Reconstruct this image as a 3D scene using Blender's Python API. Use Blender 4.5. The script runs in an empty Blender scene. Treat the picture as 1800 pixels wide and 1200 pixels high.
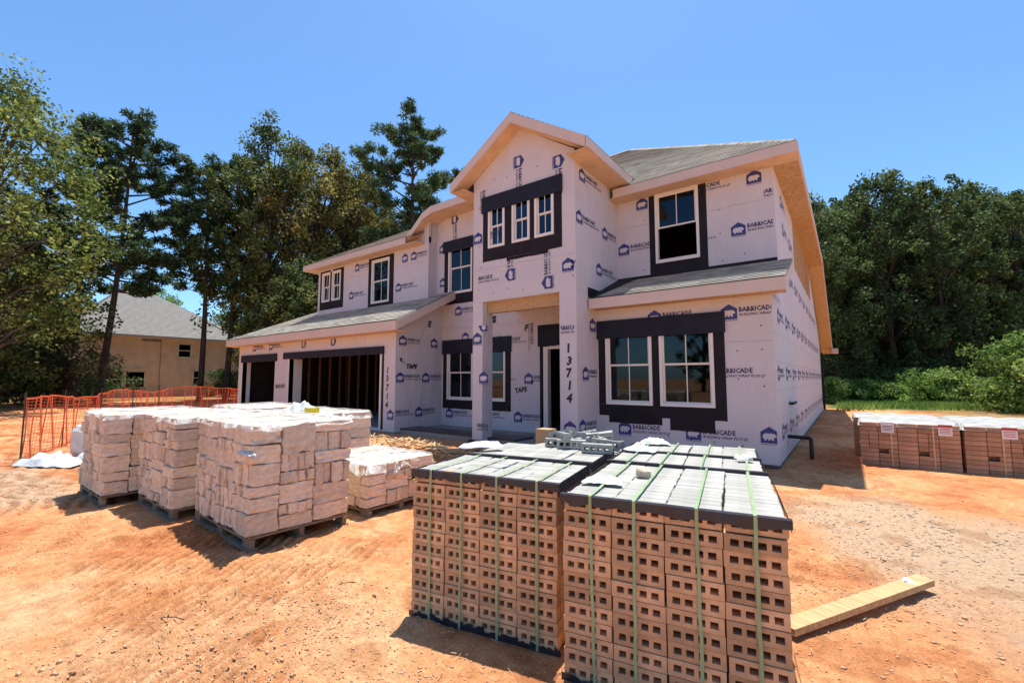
import bpy, bmesh, math, random
import numpy as np
from mathutils import Vector, Matrix

random.seed(7)
R = math.radians
scene = bpy.context.scene
COL = scene.collection

# ------------------------------------------------------------------ camera
cam_d = bpy.data.cameras.new('camera')
cam = bpy.data.objects.new('camera', cam_d)
COL.objects.link(cam)
cam.location = (0, 0, 1.5)
cam.rotation_euler = (R(90 + 4.74), 0, R(36.87))
cam_d.sensor_width = 36
cam_d.lens = 784 / 1800 * 36
cam_d.clip_start = 0.05
cam_d.clip_end = 3000
scene.camera = cam

# ------------------------------------------------------------------ sky, sun, exposure
SUN = Vector((-0.65, 1.5, 5.84)).normalized()
elev = math.asin(SUN.z)
world = bpy.data.worlds.new('World')
scene.world = world
world.use_nodes = True
wn = world.node_tree.nodes
wl = world.node_tree.links
wn.clear()
out = wn.new('ShaderNodeOutputWorld')
bg = wn.new('ShaderNodeBackground')
sky = wn.new('ShaderNodeTexSky')
sky.sky_type = 'NISHITA'
sky.sun_disc = False
sky.sun_elevation = elev
sky.sun_rotation = math.atan2(SUN.x, SUN.y)
sky.air_density = 1.0
sky.dust_density = 0.6
sky.ozone_density = 2.0
bg.inputs['Strength'].default_value = 0.13
tint = wn.new('ShaderNodeMix'); tint.data_type = 'RGBA'; tint.blend_type = 'MULTIPLY'
tint.inputs[0].default_value = 1.0
tint.inputs[7].default_value = (0.66, 0.93, 1.12, 1)
wl.new(sky.outputs[0], tint.inputs[6])
wl.new(tint.outputs[2], bg.inputs[0])
wl.new(bg.outputs[0], out.inputs[0])
sun_d = bpy.data.lights.new('sun', 'SUN')
sun_d.energy = 5.0
sun_d.angle = R(0.5)
sun_d.color = (1.0, 0.955, 0.89)
sun = bpy.data.objects.new('sun', sun_d)
COL.objects.link(sun)
sun.rotation_euler = SUN.to_track_quat('Z', 'Y').to_euler()
scene.view_settings.view_transform = 'Standard'
scene.view_settings.look = 'None'
scene.view_settings.gamma = 1
scene.view_settings.use_curve_mapping = False
scene.view_settings.exposure = 0.55

# ------------------------------------------------------------------ materials
def mat(name, col, rough=0.8, var=0.12, scale=6.0, bump=0.0, bscale=40.0, col2=None, metal=0.0, spec=0.4, stretch=(1, 1, 1), rand=0.0, trans=0.0, detail=5):
    m = bpy.data.materials.new(name)
    m.use_nodes = True
    nt = m.node_tree
    n, l = nt.nodes, nt.links
    b = n['Principled BSDF']
    b.inputs['Roughness'].default_value = rough
    b.inputs['Metallic'].default_value = metal
    b.inputs['Specular IOR Level'].default_value = spec
    tc = n.new('ShaderNodeTexCoord')
    mp = n.new('ShaderNodeMapping')
    mp.inputs['Scale'].default_value = stretch
    l.new(tc.outputs['Object'], mp.inputs[0])
    nz = n.new('ShaderNodeTexNoise')
    nz.inputs['Scale'].default_value = scale
    nz.inputs['Detail'].default_value = detail
    l.new(mp.outputs[0], nz.inputs['Vector'])
    cr = n.new('ShaderNodeValToRGB')
    cr.color_ramp.elements[0].position = 0.3
    cr.color_ramp.elements[1].position = 0.7
    a = tuple(c * (1 - var) for c in col)
    c2 = col2 if col2 else tuple(min(1, c * (1 + var)) for c in col)
    cr.color_ramp.elements[0].color = (*a, 1)
    cr.color_ramp.elements[1].color = (*c2, 1)
    l.new(nz.outputs[0], cr.inputs[0])
    last = cr.outputs[0]
    if rand > 0:
        oi = n.new('ShaderNodeObjectInfo')
        mr = n.new('ShaderNodeMapRange')
        mr.inputs[3].default_value = 1 - rand
        mr.inputs[4].default_value = 1 + rand
        l.new(oi.outputs['Random'], mr.inputs[0])
        hs = n.new('ShaderNodeHueSaturation')
        l.new(mr.outputs[0], hs.inputs['Value'])
        l.new(last, hs.inputs['Color'])
        last = hs.outputs[0]
    l.new(last, b.inputs['Base Color'])
    if bump > 0:
        nb = n.new('ShaderNodeTexNoise')
        nb.inputs['Scale'].default_value = bscale
        nb.inputs['Detail'].default_value = 6
        l.new(mp.outputs[0], nb.inputs['Vector'])
        bp = n.new('ShaderNodeBump')
        bp.inputs['Strength'].default_value = min(1, bump)
        bp.inputs['Distance'].default_value = 0.02 * max(1, bump)
        l.new(nb.outputs[0], bp.inputs['Height'])
        l.new(bp.outputs[0], b.inputs['Normal'])
    return m

def wrap_material():
    m = mat('house_wrap', (0.60, 0.56, 0.58), 0.55, 0.035, 1.2, 0, spec=0.35)
    nt = m.node_tree
    n, l = nt.nodes, nt.links
    b = n['Principled BSDF']
    tc = n.new('ShaderNodeTexCoord')
    mp = n.new('ShaderNodeMapping')
    mp.inputs['Scale'].default_value = (1.5, 1.5, 0.65)
    l.new(tc.outputs['Object'], mp.inputs[0])
    n1 = n.new('ShaderNodeTexNoise')
    n1.inputs['Scale'].default_value = 1.6
    n1.inputs['Detail'].default_value = 4
    n1.inputs['Distortion'].default_value = 0.8
    l.new(mp.outputs[0], n1.inputs['Vector'])
    n2 = n.new('ShaderNodeTexNoise')
    n2.inputs['Scale'].default_value = 9
    n2.inputs['Detail'].default_value = 5
    l.new(tc.outputs['Object'], n2.inputs['Vector'])
    mx = n.new('ShaderNodeMath')
    mx.operation = 'MULTIPLY_ADD'
    mx.inputs[1].default_value = 0.25
    l.new(n2.outputs[0], mx.inputs[0])
    l.new(n1.outputs[0], mx.inputs[2])
    bp = n.new('ShaderNodeBump')
    bp.inputs['Strength'].default_value = 0.75
    bp.inputs['Distance'].default_value = 0.05
    l.new(mx.outputs[0], bp.inputs['Height'])
    l.new(bp.outputs[0], b.inputs['Normal'])
    return m

def glass_material(name, tint, refl=1.0):
    m = bpy.data.materials.new(name)
    m.use_nodes = True
    nt = m.node_tree
    n, l = nt.nodes, nt.links
    n.clear()
    o = n.new('ShaderNodeOutputMaterial')
    mix = n.new('ShaderNodeMixShader')
    tr = n.new('ShaderNodeBsdfTransparent')
    tr.inputs[0].default_value = (*tint, 1)
    gl = n.new('ShaderNodeBsdfGlossy')
    gl.inputs[0].default_value = (0.75 * refl, 0.85 * refl, 0.95 * refl, 1)
    gl.inputs['Roughness'].default_value = 0.02
    fr = n.new('ShaderNodeFresnel')
    fr.inputs[0].default_value = 1.48
    l.new(fr.outputs[0], mix.inputs[0])
    l.new(tr.outputs[0], mix.inputs[1])
    l.new(gl.outputs[0], mix.inputs[2])
    l.new(mix.outputs[0], o.inputs[0])
    return m

def film_material():
    # thin crumpled polyethylene: milky, partly see-through, glossy
    m = bpy.data.materials.new('plastic_film')
    m.use_nodes = True
    nt = m.node_tree
    n, l = nt.nodes, nt.links
    b = n['Principled BSDF']
    b.inputs['Base Color'].default_value = (0.86, 0.86, 0.84, 1)
    b.inputs['Roughness'].default_value = 0.25
    tc = n.new('ShaderNodeTexCoord')
    nz = n.new('ShaderNodeTexNoise')
    nz.inputs['Scale'].default_value = 7
    nz.inputs['Detail'].default_value = 5
    nz.inputs['Distortion'].default_value = 1.2
    l.new(tc.outputs['Object'], nz.inputs['Vector'])
    mr = n.new('ShaderNodeMapRange')
    mr.inputs[1].default_value = 0.35
    mr.inputs[2].default_value = 0.65
    mr.inputs[3].default_value = 0.06
    mr.inputs[4].default_value = 0.55
    l.new(nz.outputs[0], mr.inputs[0])
    l.new(mr.outputs[0], b.inputs['Alpha'])
    bp = n.new('ShaderNodeBump')
    bp.inputs['Strength'].default_value = 0.9
    bp.inputs['Distance'].default_value = 0.03
    l.new(nz.outputs[0], bp.inputs['Height'])
    l.new(bp.outputs[0], b.inputs['Normal'])
    return m

def leaf_material(name, c1, c2, c3, trans=0.3):
    m = bpy.data.materials.new(name)
    m.use_nodes = True
    nt = m.node_tree
    n, l = nt.nodes, nt.links
    n.clear()
    o = n.new('ShaderNodeOutputMaterial')
    tc = n.new('ShaderNodeTexCoord')
    nz = n.new('ShaderNodeTexNoise')
    nz.inputs['Scale'].default_value = 0.55
    nz.inputs['Detail'].default_value = 6
    nz.inputs['Roughness'].default_value = 0.75
    l.new(tc.outputs['Object'], nz.inputs['Vector'])
    cr = n.new('ShaderNodeValToRGB')
    e = cr.color_ramp.elements
    e[0].position = 0.36
    e[0].color = (*c1, 1)
    e[1].position = 0.66
    e[1].color = (*c3, 1)
    k = e.new(0.5)
    k.color = (*c2, 1)
    l.new(nz.outputs[0], cr.inputs[0])
    oi = n.new('ShaderNodeObjectInfo')
    ge = n.new('ShaderNodeNewGeometry')
    mr = n.new('ShaderNodeMapRange')
    mr.inputs[3].default_value = 0.8
    mr.inputs[4].default_value = 1.2
    l.new(oi.outputs['Random'], mr.inputs[0])
    mr2 = n.new('ShaderNodeMapRange')
    mr2.inputs[3].default_value = 0.45
    mr2.inputs[4].default_value = 1.9
    l.new(ge.outputs['Random Per Island'], mr2.inputs[0])
    mu = n.new('ShaderNodeMath'); mu.operation = 'MULTIPLY'
    l.new(mr.outputs[0], mu.inputs[0]); l.new(mr2.outputs[0], mu.inputs[1])
    hs = n.new('ShaderNodeHueSaturation')
    l.new(mu.outputs[0], hs.inputs['Value'])
    l.new(cr.outputs[0], hs.inputs['Color'])
    p = n.new('ShaderNodeBsdfPrincipled')
    p.inputs['Roughness'].default_value = 0.6
    p.inputs['Specular IOR Level'].default_value = 0.22
    l.new(hs.outputs[0], p.inputs['Base Color'])
    t = n.new('ShaderNodeBsdfTranslucent')
    l.new(hs.outputs[0], t.inputs[0])
    mx = n.new('ShaderNodeMixShader')
    mx.inputs[0].default_value = trans
    l.new(p.outputs[0], mx.inputs[1])
    l.new(t.outputs[0], mx.inputs[2])
    l.new(mx.outputs[0], o.inputs[0])
    return m

def ground_material():
    m = bpy.data.materials.new('orange_sand')
    m.use_nodes = True
    nt = m.node_tree
    n, l = nt.nodes, nt.links
    b = n['Principled BSDF']
    b.inputs['Roughness'].default_value = 0.95
    b.inputs['Specular IOR Level'].default_value = 0.1
    tc = n.new('ShaderNodeTexCoord')
    def noise(sc, det=6, ro=0.6, dist=0.0):
        z = n.new('ShaderNodeTexNoise')
        z.inputs['Scale'].default_value = sc
        z.inputs['Detail'].default_value = det
        z.inputs['Roughness'].default_value = ro
        z.inputs['Distortion'].default_value = dist
        l.new(tc.outputs['Object'], z.inputs['Vector'])
        return z
    big = noise(0.55, 6, 0.62, 0.6)
    r1 = n.new('ShaderNodeValToRGB')
    e = r1.color_ramp.elements
    e[0].position = 0.38; e[0].color = (0.58, 0.235, 0.10, 1)
    e[1].position = 0.70; e[1].color = (0.76, 0.515, 0.305, 1)
    k = e.new(0.52); k.color = (0.71, 0.365, 0.175, 1)
    l.new(big.outputs[0], r1.inputs[0])
    fine = noise(9, 8, 0.75)
    r2 = n.new('ShaderNodeValToRGB')
    r2.color_ramp.elements[0].position = 0.33; r2.color_ramp.elements[0].color = (0.70, 0.62, 0.55, 1)
    r2.color_ramp.elements[1].position = 0.62; r2.color_ramp.elements[1].color = (1.12, 1.10, 1.07, 1)
    l.new(fine.outputs[0], r2.inputs[0])
    mx = n.new('ShaderNodeMix'); mx.data_type = 'RGBA'; mx.blend_type = 'MULTIPLY'
    mx.inputs[0].default_value = 1
    l.new(r1.outputs[0], mx.inputs[6]); l.new(r2.outputs[0], mx.inputs[7])
    gr_ = noise(70, 4, 0.85)
    r3 = n.new('ShaderNodeValToRGB')
    r3.color_ramp.elements[0].position = 0.36; r3.color_ramp.elements[0].color = (0.74, 0.64, 0.56, 1)
    r3.color_ramp.elements[1].position = 0.60; r3.color_ramp.elements[1].color = (1.16, 1.15, 1.12, 1)
    l.new(gr_.outputs[0], r3.inputs[0])
    mg = n.new('ShaderNodeMix'); mg.data_type = 'RGBA'; mg.blend_type = 'MULTIPLY'; mg.inputs[0].default_value = 0.8
    l.new(mx.outputs[2], mg.inputs[6]); l.new(r3.outputs[0], mg.inputs[7])
    mx = mg
    # gravel / grass masks painted as vertex attribute 'zone' (r gravel, g grass, b darker dirt in ripple troughs, painted in for their shade, and on lumps)
    at = n.new('ShaderNodeAttribute'); at.attribute_name = 'zone'
    sp = n.new('ShaderNodeSeparateColor')
    l.new(at.outputs['Color'], sp.inputs[0])
    gn = noise(26, 5, 0.8)
    rg = n.new('ShaderNodeValToRGB')
    rg.color_ramp.elements[0].position = 0.35; rg.color_ramp.elements[0].color = (0.44, 0.28, 0.165, 1)
    rg.color_ramp.elements[1].position = 0.62; rg.color_ramp.elements[1].color = (0.62, 0.43, 0.275, 1)
    l.new(gn.outputs[0], rg.inputs[0])
    m2 = n.new('ShaderNodeMix'); m2.data_type = 'RGBA'
    l.new(sp.outputs[0], m2.inputs[0]); l.new(mx.outputs[2], m2.inputs[6]); l.new(rg.outputs[0], m2.inputs[7])
    gr = noise(3, 8, 0.8)
    rr = n.new('ShaderNodeValToRGB')
    rr.color_ramp.elements[0].position = 0.35; rr.color_ramp.elements[0].color = (0.045, 0.075, 0.018, 1)
    rr.color_ramp.elements[1].position = 0.65; rr.color_ramp.elements[1].color = (0.13, 0.155, 0.05, 1)
    l.new(gr.outputs[0], rr.inputs[0])
    m3 = n.new('ShaderNodeMix'); m3.data_type = 'RGBA'
    l.new(sp.outputs[1], m3.inputs[0]); l.new(m2.outputs[2], m3.inputs[6]); l.new(rr.outputs[0], m3.inputs[7])
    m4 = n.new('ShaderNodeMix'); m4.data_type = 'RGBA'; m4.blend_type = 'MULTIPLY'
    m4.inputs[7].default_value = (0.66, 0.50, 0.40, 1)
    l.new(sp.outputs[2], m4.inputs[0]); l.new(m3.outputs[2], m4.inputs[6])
    l.new(m4.outputs[2], b.inputs['Base Color'])
    # bump: grit
    nb = noise(34, 8, 0.8)
    nb2 = noise(7, 6, 0.7)
    ad = n.new('ShaderNodeMath'); ad.operation = 'MULTIPLY_ADD'; ad.inputs[1].default_value = 2.2
    l.new(nb2.outputs[0], ad.inputs[0]); l.new(nb.outputs[0], ad.inputs[2])
    bp = n.new('ShaderNodeBump'); bp.inputs['Strength'].default_value = 0.8; bp.inputs['Distance'].default_value = 0.03
    l.new(ad.outputs[0], bp.inputs['Height'])
    l.new(bp.outputs[0], b.inputs['Normal'])
    return m

M = {}
M['ground'] = ground_material()
M['wrap'] = wrap_material()
M['wrap_print_back'] = mat('wrap_white', (0.60, 0.56, 0.58), 0.55, 0.03, 2)
M['blue_ink'] = mat('blue_print', (0.035, 0.045, 0.20), 0.5, 0.25, 9)
M['navy_ink'] = mat('navy_print', (0.05, 0.045, 0.12), 0.5, 0.25, 9)
M['marker'] = mat('marker_black', (0.012, 0.010, 0.012), 0.4, 0.2, 9)
M['tape'] = mat('black_flashing', (0.013, 0.010, 0.014), 0.75, 0.3, 3, 0.35, 5, spec=0.3)
M['flap'] = mat('dark_blue_flashing', (0.016, 0.019, 0.032), 0.7, 0.2, 3, 0.3, 5, spec=0.2)
M['primed'] = mat('primed_trim', (0.62, 0.50, 0.435), 0.6, 0.05, 2, 0.1, 30)
M['osb'] = mat('raw_osb', (0.48, 0.31, 0.165), 0.8, 0.25, 14, 0.3, 30, stretch=(1, 1, 3), rand=0.1)
M['soffit'] = mat('soffit_board', (0.62, 0.42, 0.27), 0.75, 0.10, 4, 0.1, 30)
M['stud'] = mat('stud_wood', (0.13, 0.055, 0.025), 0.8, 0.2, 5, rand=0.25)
M['vinyl'] = mat('white_vinyl', (0.78, 0.74, 0.68), 0.35, 0.03, 3)
M['glass'] = glass_material('window_glass', (0.30, 0.36, 0.44))
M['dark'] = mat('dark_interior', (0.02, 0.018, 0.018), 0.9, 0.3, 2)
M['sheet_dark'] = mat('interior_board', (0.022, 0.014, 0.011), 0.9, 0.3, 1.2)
M['concrete'] = mat('concrete_slab', (0.30, 0.27, 0.24), 0.85, 0.15, 3, 0.3, 30)
M['film'] = film_material()
M['poly'] = mat('white_plastic_sheet', (0.62, 0.63, 0.61), 0.35, 0.15, 5, 1.6, 6, spec=0.5)
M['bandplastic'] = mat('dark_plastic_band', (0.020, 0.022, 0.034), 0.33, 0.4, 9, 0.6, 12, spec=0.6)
M['strap'] = mat('green_strap', (0.30, 0.42, 0.22), 0.35, 0.15, 6, spec=0.6)
M['strap_yellow'] = mat('pale_strap', (0.62, 0.45, 0.24), 0.4, 0.15, 6)
M['brick'] = mat('cored_brick', (0.60, 0.365, 0.20), 0.9, 0.24, 9, 0.6, 45, rand=0.2)
M['brick_top'] = mat('grey_brick', (0.37, 0.355, 0.31), 0.9, 0.14, 9, 0.35, 60, rand=0.10)  # greyer brick colour for stack tops and loose bricks
M['brick_red'] = mat('red_brick', (0.44, 0.245, 0.145), 0.9, 0.2, 8, 0.3, 60, rand=0.18)
M['stone'] = mat('limestone', (0.68, 0.50, 0.35), 0.9, 0.10, 4, 0.3, 26, col2=(0.84, 0.70, 0.54), rand=0.16)
M['pallet'] = mat('pallet_wood', (0.27, 0.19, 0.125), 0.85, 0.25, 4, 0.3, 30, stretch=(1, 8, 8), rand=0.2)
M['plank'] = mat('pine_plank', (0.52, 0.325, 0.15), 0.7, 0.28, 5, 0.2, 30, stretch=(9, 1, 9))
M['net'] = mat('orange_net', (0.85, 0.17, 0.07), 0.5, 0.15, 3)
M['post_dark'] = mat('stake_metal', (0.07, 0.05, 0.04), 0.6, 0.2, 5)
M['pipe'] = mat('black_pipe', (0.012, 0.012, 0.013), 0.4, 0.2, 5)
M['nb_brick'] = mat('tan_brickwork', (0.78, 0.57, 0.43), 0.9, 0.12, 1.5)
M['nb_roof'] = mat('grey_shingle_far', (0.24, 0.225, 0.20), 0.9, 0.12, 3)
M['bark'] = mat('bark', (0.075, 0.052, 0.04), 0.95, 0.35, 5, 0.6, 14, stretch=(1, 1, 0.3))
M['clod'] = mat('dirt_clod', (0.60, 0.31, 0.155), 0.95, 0.3, 5, col2=(0.76, 0.50, 0.31), rand=0)
M['gravel'] = mat('gravel_stone', (0.44, 0.33, 0.24), 0.9, 0.3, 12, col2=(0.70, 0.56, 0.42))
M['dusty_film'] = mat('dusty_grey_film', (0.38, 0.38, 0.35), 0.5, 0.3, 6, 0.8, 7, spec=0.4, stretch=(1, 3, 1))
M['yellow'] = mat('yellow_plastic', (0.75, 0.62, 0.03), 0.4, 0.05, 3)
M['cardboard'] = mat('cardboard', (0.42, 0.27, 0.15), 0.85, 0.08, 3)
M['straw'] = mat('straw_litter', (0.60, 0.42, 0.22), 0.9, 0.3, 9)
M['paper'] = mat('paper_tag', (0.80, 0.76, 0.74), 0.6, 0.03, 3)
M['red_ink'] = mat('red_print', (0.55, 0.05, 0.05), 0.5, 0.05, 3)

def shingle_material(name, base):
    m = bpy.data.materials.new(name)
    m.use_nodes = True
    n, l = m.node_tree.nodes, m.node_tree.links
    b = n['Principled BSDF']
    b.inputs['Roughness'].default_value = 0.92
    b.inputs['Specular IOR Level'].default_value = 0.15
    tc = n.new('ShaderNodeTexCoord')
    mp = n.new('ShaderNodeMapping'); mp.inputs['Scale'].default_value = (1.6, 1.6, 14)
    l.new(tc.outputs['Object'], mp.inputs[0])
    v = n.new('ShaderNodeTexVoronoi'); v.inputs['Scale'].default_value = 1.6
    l.new(mp.outputs[0], v.inputs['Vector'])
    nz = n.new('ShaderNodeTexNoise'); nz.inputs['Scale'].default_value = 60; nz.inputs['Detail'].default_value = 3
    l.new(tc.outputs['Object'], nz.inputs['Vector'])
    sc = n.new('ShaderNodeSeparateColor'); l.new(v.outputs['Color'], sc.inputs[0])
    ad = n.new('ShaderNodeMath'); ad.operation = 'MULTIPLY_ADD'; ad.inputs[1].default_value = 0.6
    l.new(nz.outputs[0], ad.inputs[0]); l.new(sc.outputs[0], ad.inputs[2])
    r = n.new('ShaderNodeValToRGB')
    r.color_ramp.elements[0].position = 0.2; r.color_ramp.elements[0].color = (*[c * 0.6 for c in base], 1)
    r.color_ramp.elements[1].position = 1.1; r.color_ramp.elements[1].color = (*[c * 1.25 for c in base], 1)
    l.new(ad.outputs[0], r.inputs[0])
    l.new(r.outputs[0], b.inputs['Base Color'])
    return m
M['shingle'] = shingle_material('asphalt_shingle', (0.37, 0.345, 0.29))

LEAF = {
    'oak': leaf_material('oak_leaf', (0.035, 0.052, 0.018), (0.085, 0.115, 0.032), (0.19, 0.20, 0.06), 0.42),
    'rust': leaf_material('rusty_leaf', (0.050, 0.060, 0.022), (0.14, 0.14, 0.042), (0.30, 0.235, 0.07), 0.42),
    'light': leaf_material('light_leaf', (0.05, 0.085, 0.02), (0.12, 0.155, 0.035), (0.25, 0.255, 0.07), 0.45),
    'pine': leaf_material('pine_needle', (0.026, 0.056, 0.024), (0.060, 0.105, 0.042), (0.11, 0.155, 0.06), 0.4),
    'forest': leaf_material('forest_leaf', (0.032, 0.060, 0.020), (0.072, 0.115, 0.036), (0.15, 0.19, 0.065), 0.42),
    'bush': leaf_material('bush_leaf', (0.07, 0.12, 0.025), (0.16, 0.25, 0.05), (0.30, 0.38, 0.10), 0.45),
    'dry': leaf_material('dry_leaf', (0.08, 0.065, 0.04), (0.15, 0.12, 0.07), (0.25, 0.19, 0.12), 0.4),
}

# ------------------------------------------------------------------ helpers
def tag(o, label=None, cat=None, group=None, kind=None):
    if label: o['label'] = label
    if cat: o['category'] = cat
    if group: o['group'] = group
    if kind: o['kind'] = kind
    return o

def empty(name, loc, label, cat, group=None, rz=0.0):
    o = bpy.data.objects.new(name, None)
    o.empty_display_size = 0.2
    o.location = loc
    o.rotation_euler = (0, 0, rz)
    COL.objects.link(o)
    return tag(o, label, cat, group)

ORIGIN = {}     # world offset of the local frame of a parent, for parts given in world coordinates

class MB:
    """collects polygons in world (or local) coordinates"""
    def __init__(s):
        s.v = []; s.f = []; s.m = []
    def poly(s, pts, mi=0):
        i = len(s.v)
        s.v += [tuple(p) for p in pts]
        s.f.append(tuple(range(i, i + len(pts)))); s.m.append(mi)
        return s
    def box(s, x0, x1, y0, y1, z0, z1, mi=0, mtx=None):
        i = len(s.v)
        c = [(x0, y0, z0), (x1, y0, z0), (x1, y1, z0), (x0, y1, z0), (x0, y0, z1), (x1, y0, z1), (x1, y1, z1), (x0, y1, z1)]
        if mtx is not None: c = [tuple(mtx @ Vector(p)) for p in c]
        s.v += c
        for q in ((0, 3, 2, 1), (4, 5, 6, 7), (0, 1, 5, 4), (1, 2, 6, 5), (2, 3, 7, 6), (3, 0, 4, 7)):
            s.f.append(tuple(i + k for k in q)); s.m.append(mi)
        return s
    def prism(s, pts, d, mi=0):
        """polygon pts extruded by vector d"""
        d = Vector(d)
        a = [Vector(p) for p in pts]
        b = [p + d for p in a]
        s.poly(a, mi); s.poly(list(reversed(b)), mi)
        n = len(a)
        for k in range(n):
            s.poly([a[(k + 1) % n], a[k], b[k], b[(k + 1) % n]], mi)
        return s
    def tube(s, pts, rad, seg=6, mi=0):
        pts = [Vector(p) for p in pts]
        rs = rad if isinstance(rad, (list, tuple)) else [rad] * len(pts)
        rings = []
        for k, p in enumerate(pts):
            d = (pts[min(k + 1, len(pts) - 1)] - pts[max(k - 1, 0)]).normalized()
            a = d.orthogonal().normalized() if abs(d.z) > 0.9 else d.cross(Vector((0, 0, 1))).normalized()
            b = d.cross(a)
            base = len(s.v)
            for j in range(seg):
                t = 2 * math.pi * j / seg
                s.v.append(tuple(p + (a * math.cos(t) + b * math.sin(t)) * rs[k]))
            rings.append(base)
        for k in range(len(pts) - 1):
            for j in range(seg):
                j2 = (j + 1) % seg
                s.f.append((rings[k] + j, rings[k] + j2, rings[k + 1] + j2, rings[k + 1] + j)); s.m.append(mi)
        s.f.append(tuple(rings[0] + j for j in range(seg))); s.m.append(mi)
        s.f.append(tuple(rings[-1] + j for j in reversed(range(seg)))); s.m.append(mi)
        return s
    def mesh(s, name, mats, off=(0, 0, 0)):
        me = bpy.data.meshes.new(name)
        ox, oy, oz = off
        me.from_pydata([(x - ox, y - oy, z - oz) for x, y, z in s.v], [], s.f)
        for mm in (mats if isinstance(mats, (list, tuple)) else [mats]):
            me.materials.append(mm)
        me.polygons.foreach_set('material_index', s.m)
        bm = bmesh.new(); bm.from_mesh(me)
        bmesh.ops.recalc_face_normals(bm, faces=bm.faces)
        bm.to_mesh(me); bm.free()
        return me
    def build(s, name, mats, parent=None, label=None, kind=None, smooth=False):
        off = ORIGIN.get(parent.name, (0, 0, 0)) if parent else (0, 0, 0)
        me = s.mesh(name, mats, off)
        if smooth: me.shade_smooth()
        o = bpy.data.objects.new(name, me)
        COL.objects.link(o)
        if parent:
            o.parent = parent
            ORIGIN[o.name] = off
        if label: o['label'] = label
        if kind: o['kind'] = kind
        return o

def link_mesh(name, me, parent=None, loc=(0, 0, 0), rot=(0, 0, 0), scale=(1, 1, 1)):
    o = bpy.data.objects.new(name, me)
    COL.objects.link(o)
    if parent: o.parent = parent
    o.location = loc; o.rotation_euler = rot; o.scale = scale
    return o

def np_mesh(name, verts, quads, mats):
    me = bpy.data.meshes.new(name)
    nv, nq, k = len(verts), len(quads), quads.shape[1]
    me.vertices.add(nv)
    me.vertices.foreach_set('co', verts.astype(np.float32).ravel())
    me.loops.add(nq * k)
    me.loops.foreach_set('vertex_index', quads.astype(np.int32).ravel())
    me.polygons.add(nq)
    me.polygons.foreach_set('loop_start', np.arange(0, nq * k, k, dtype=np.int32))
    me.update(calc_edges=True)
    for mm in mats: me.materials.append(mm)
    return me

# ---- value noise in numpy
def _hash(ix, iy, seed):
    h = (ix.astype(np.int64) * 374761393 + iy.astype(np.int64) * 668265263 + seed * 974711) & 0x7fffffff
    h = ((h ^ (h >> 13)) * 1274126177) & 0x7fffffff
    h = (h ^ (h >> 16)) & 0xffffff
    return h / float(0xffffff)
def vnoise(x, y, seed=0):
    ix, iy = np.floor(x), np.floor(y)
    fx, fy = x - ix, y - iy
    fx = fx * fx * (3 - 2 * fx); fy = fy * fy * (3 - 2 * fy)
    a = _hash(ix, iy, seed); b = _hash(ix + 1, iy, seed); c = _hash(ix, iy + 1, seed); d = _hash(ix + 1, iy + 1, seed)
    return (a * (1 - fx) + b * fx) * (1 - fy) + (c * (1 - fx) + d * fx) * fy
def fbm(x, y, oct=4, seed=0):
    s = 0; a = 0.5
    for k in range(oct):
        s = s + a * vnoise(x * 2 ** k, y * 2 ** k, seed + k); a *= 0.5
    return s
def smooth(a, b, x):
    t = np.clip((x - a) / (b - a), 0, 1)
    return t * t * (3 - 2 * t)

# ================================================================== GROUND
def gravel_mask(x, y):
    # grey gravel drift on the right and a thin one at the far left
    t = (x + 0.45) * 0.80 - (y - 6.6) * 0.60
    d = np.abs((x + 0.45) * 0.60 + (y - 6.6) * 0.80 + 0.25 * t - 0.35)
    w = 1.15 + 0.18 * np.maximum(t, 0)
    m1 = smooth(w, w * 0.45, d + 0.55 * (fbm(x * 1.3, y * 1.3, 4, 5) - 0.5) * 2) * smooth(-0.5, 0.4, t)
    m2 = smooth(0.75, 0.3, np.abs(y - 0.75 - 0.06 * (x + 9)) + 0.7 * (fbm(x * 1.1, y * 1.1, 4, 8) - 0.5) * 2) * smooth(-7.2, -8.2, x)
    return np.clip(np.maximum(m1, m2), 0, 1)

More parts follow.
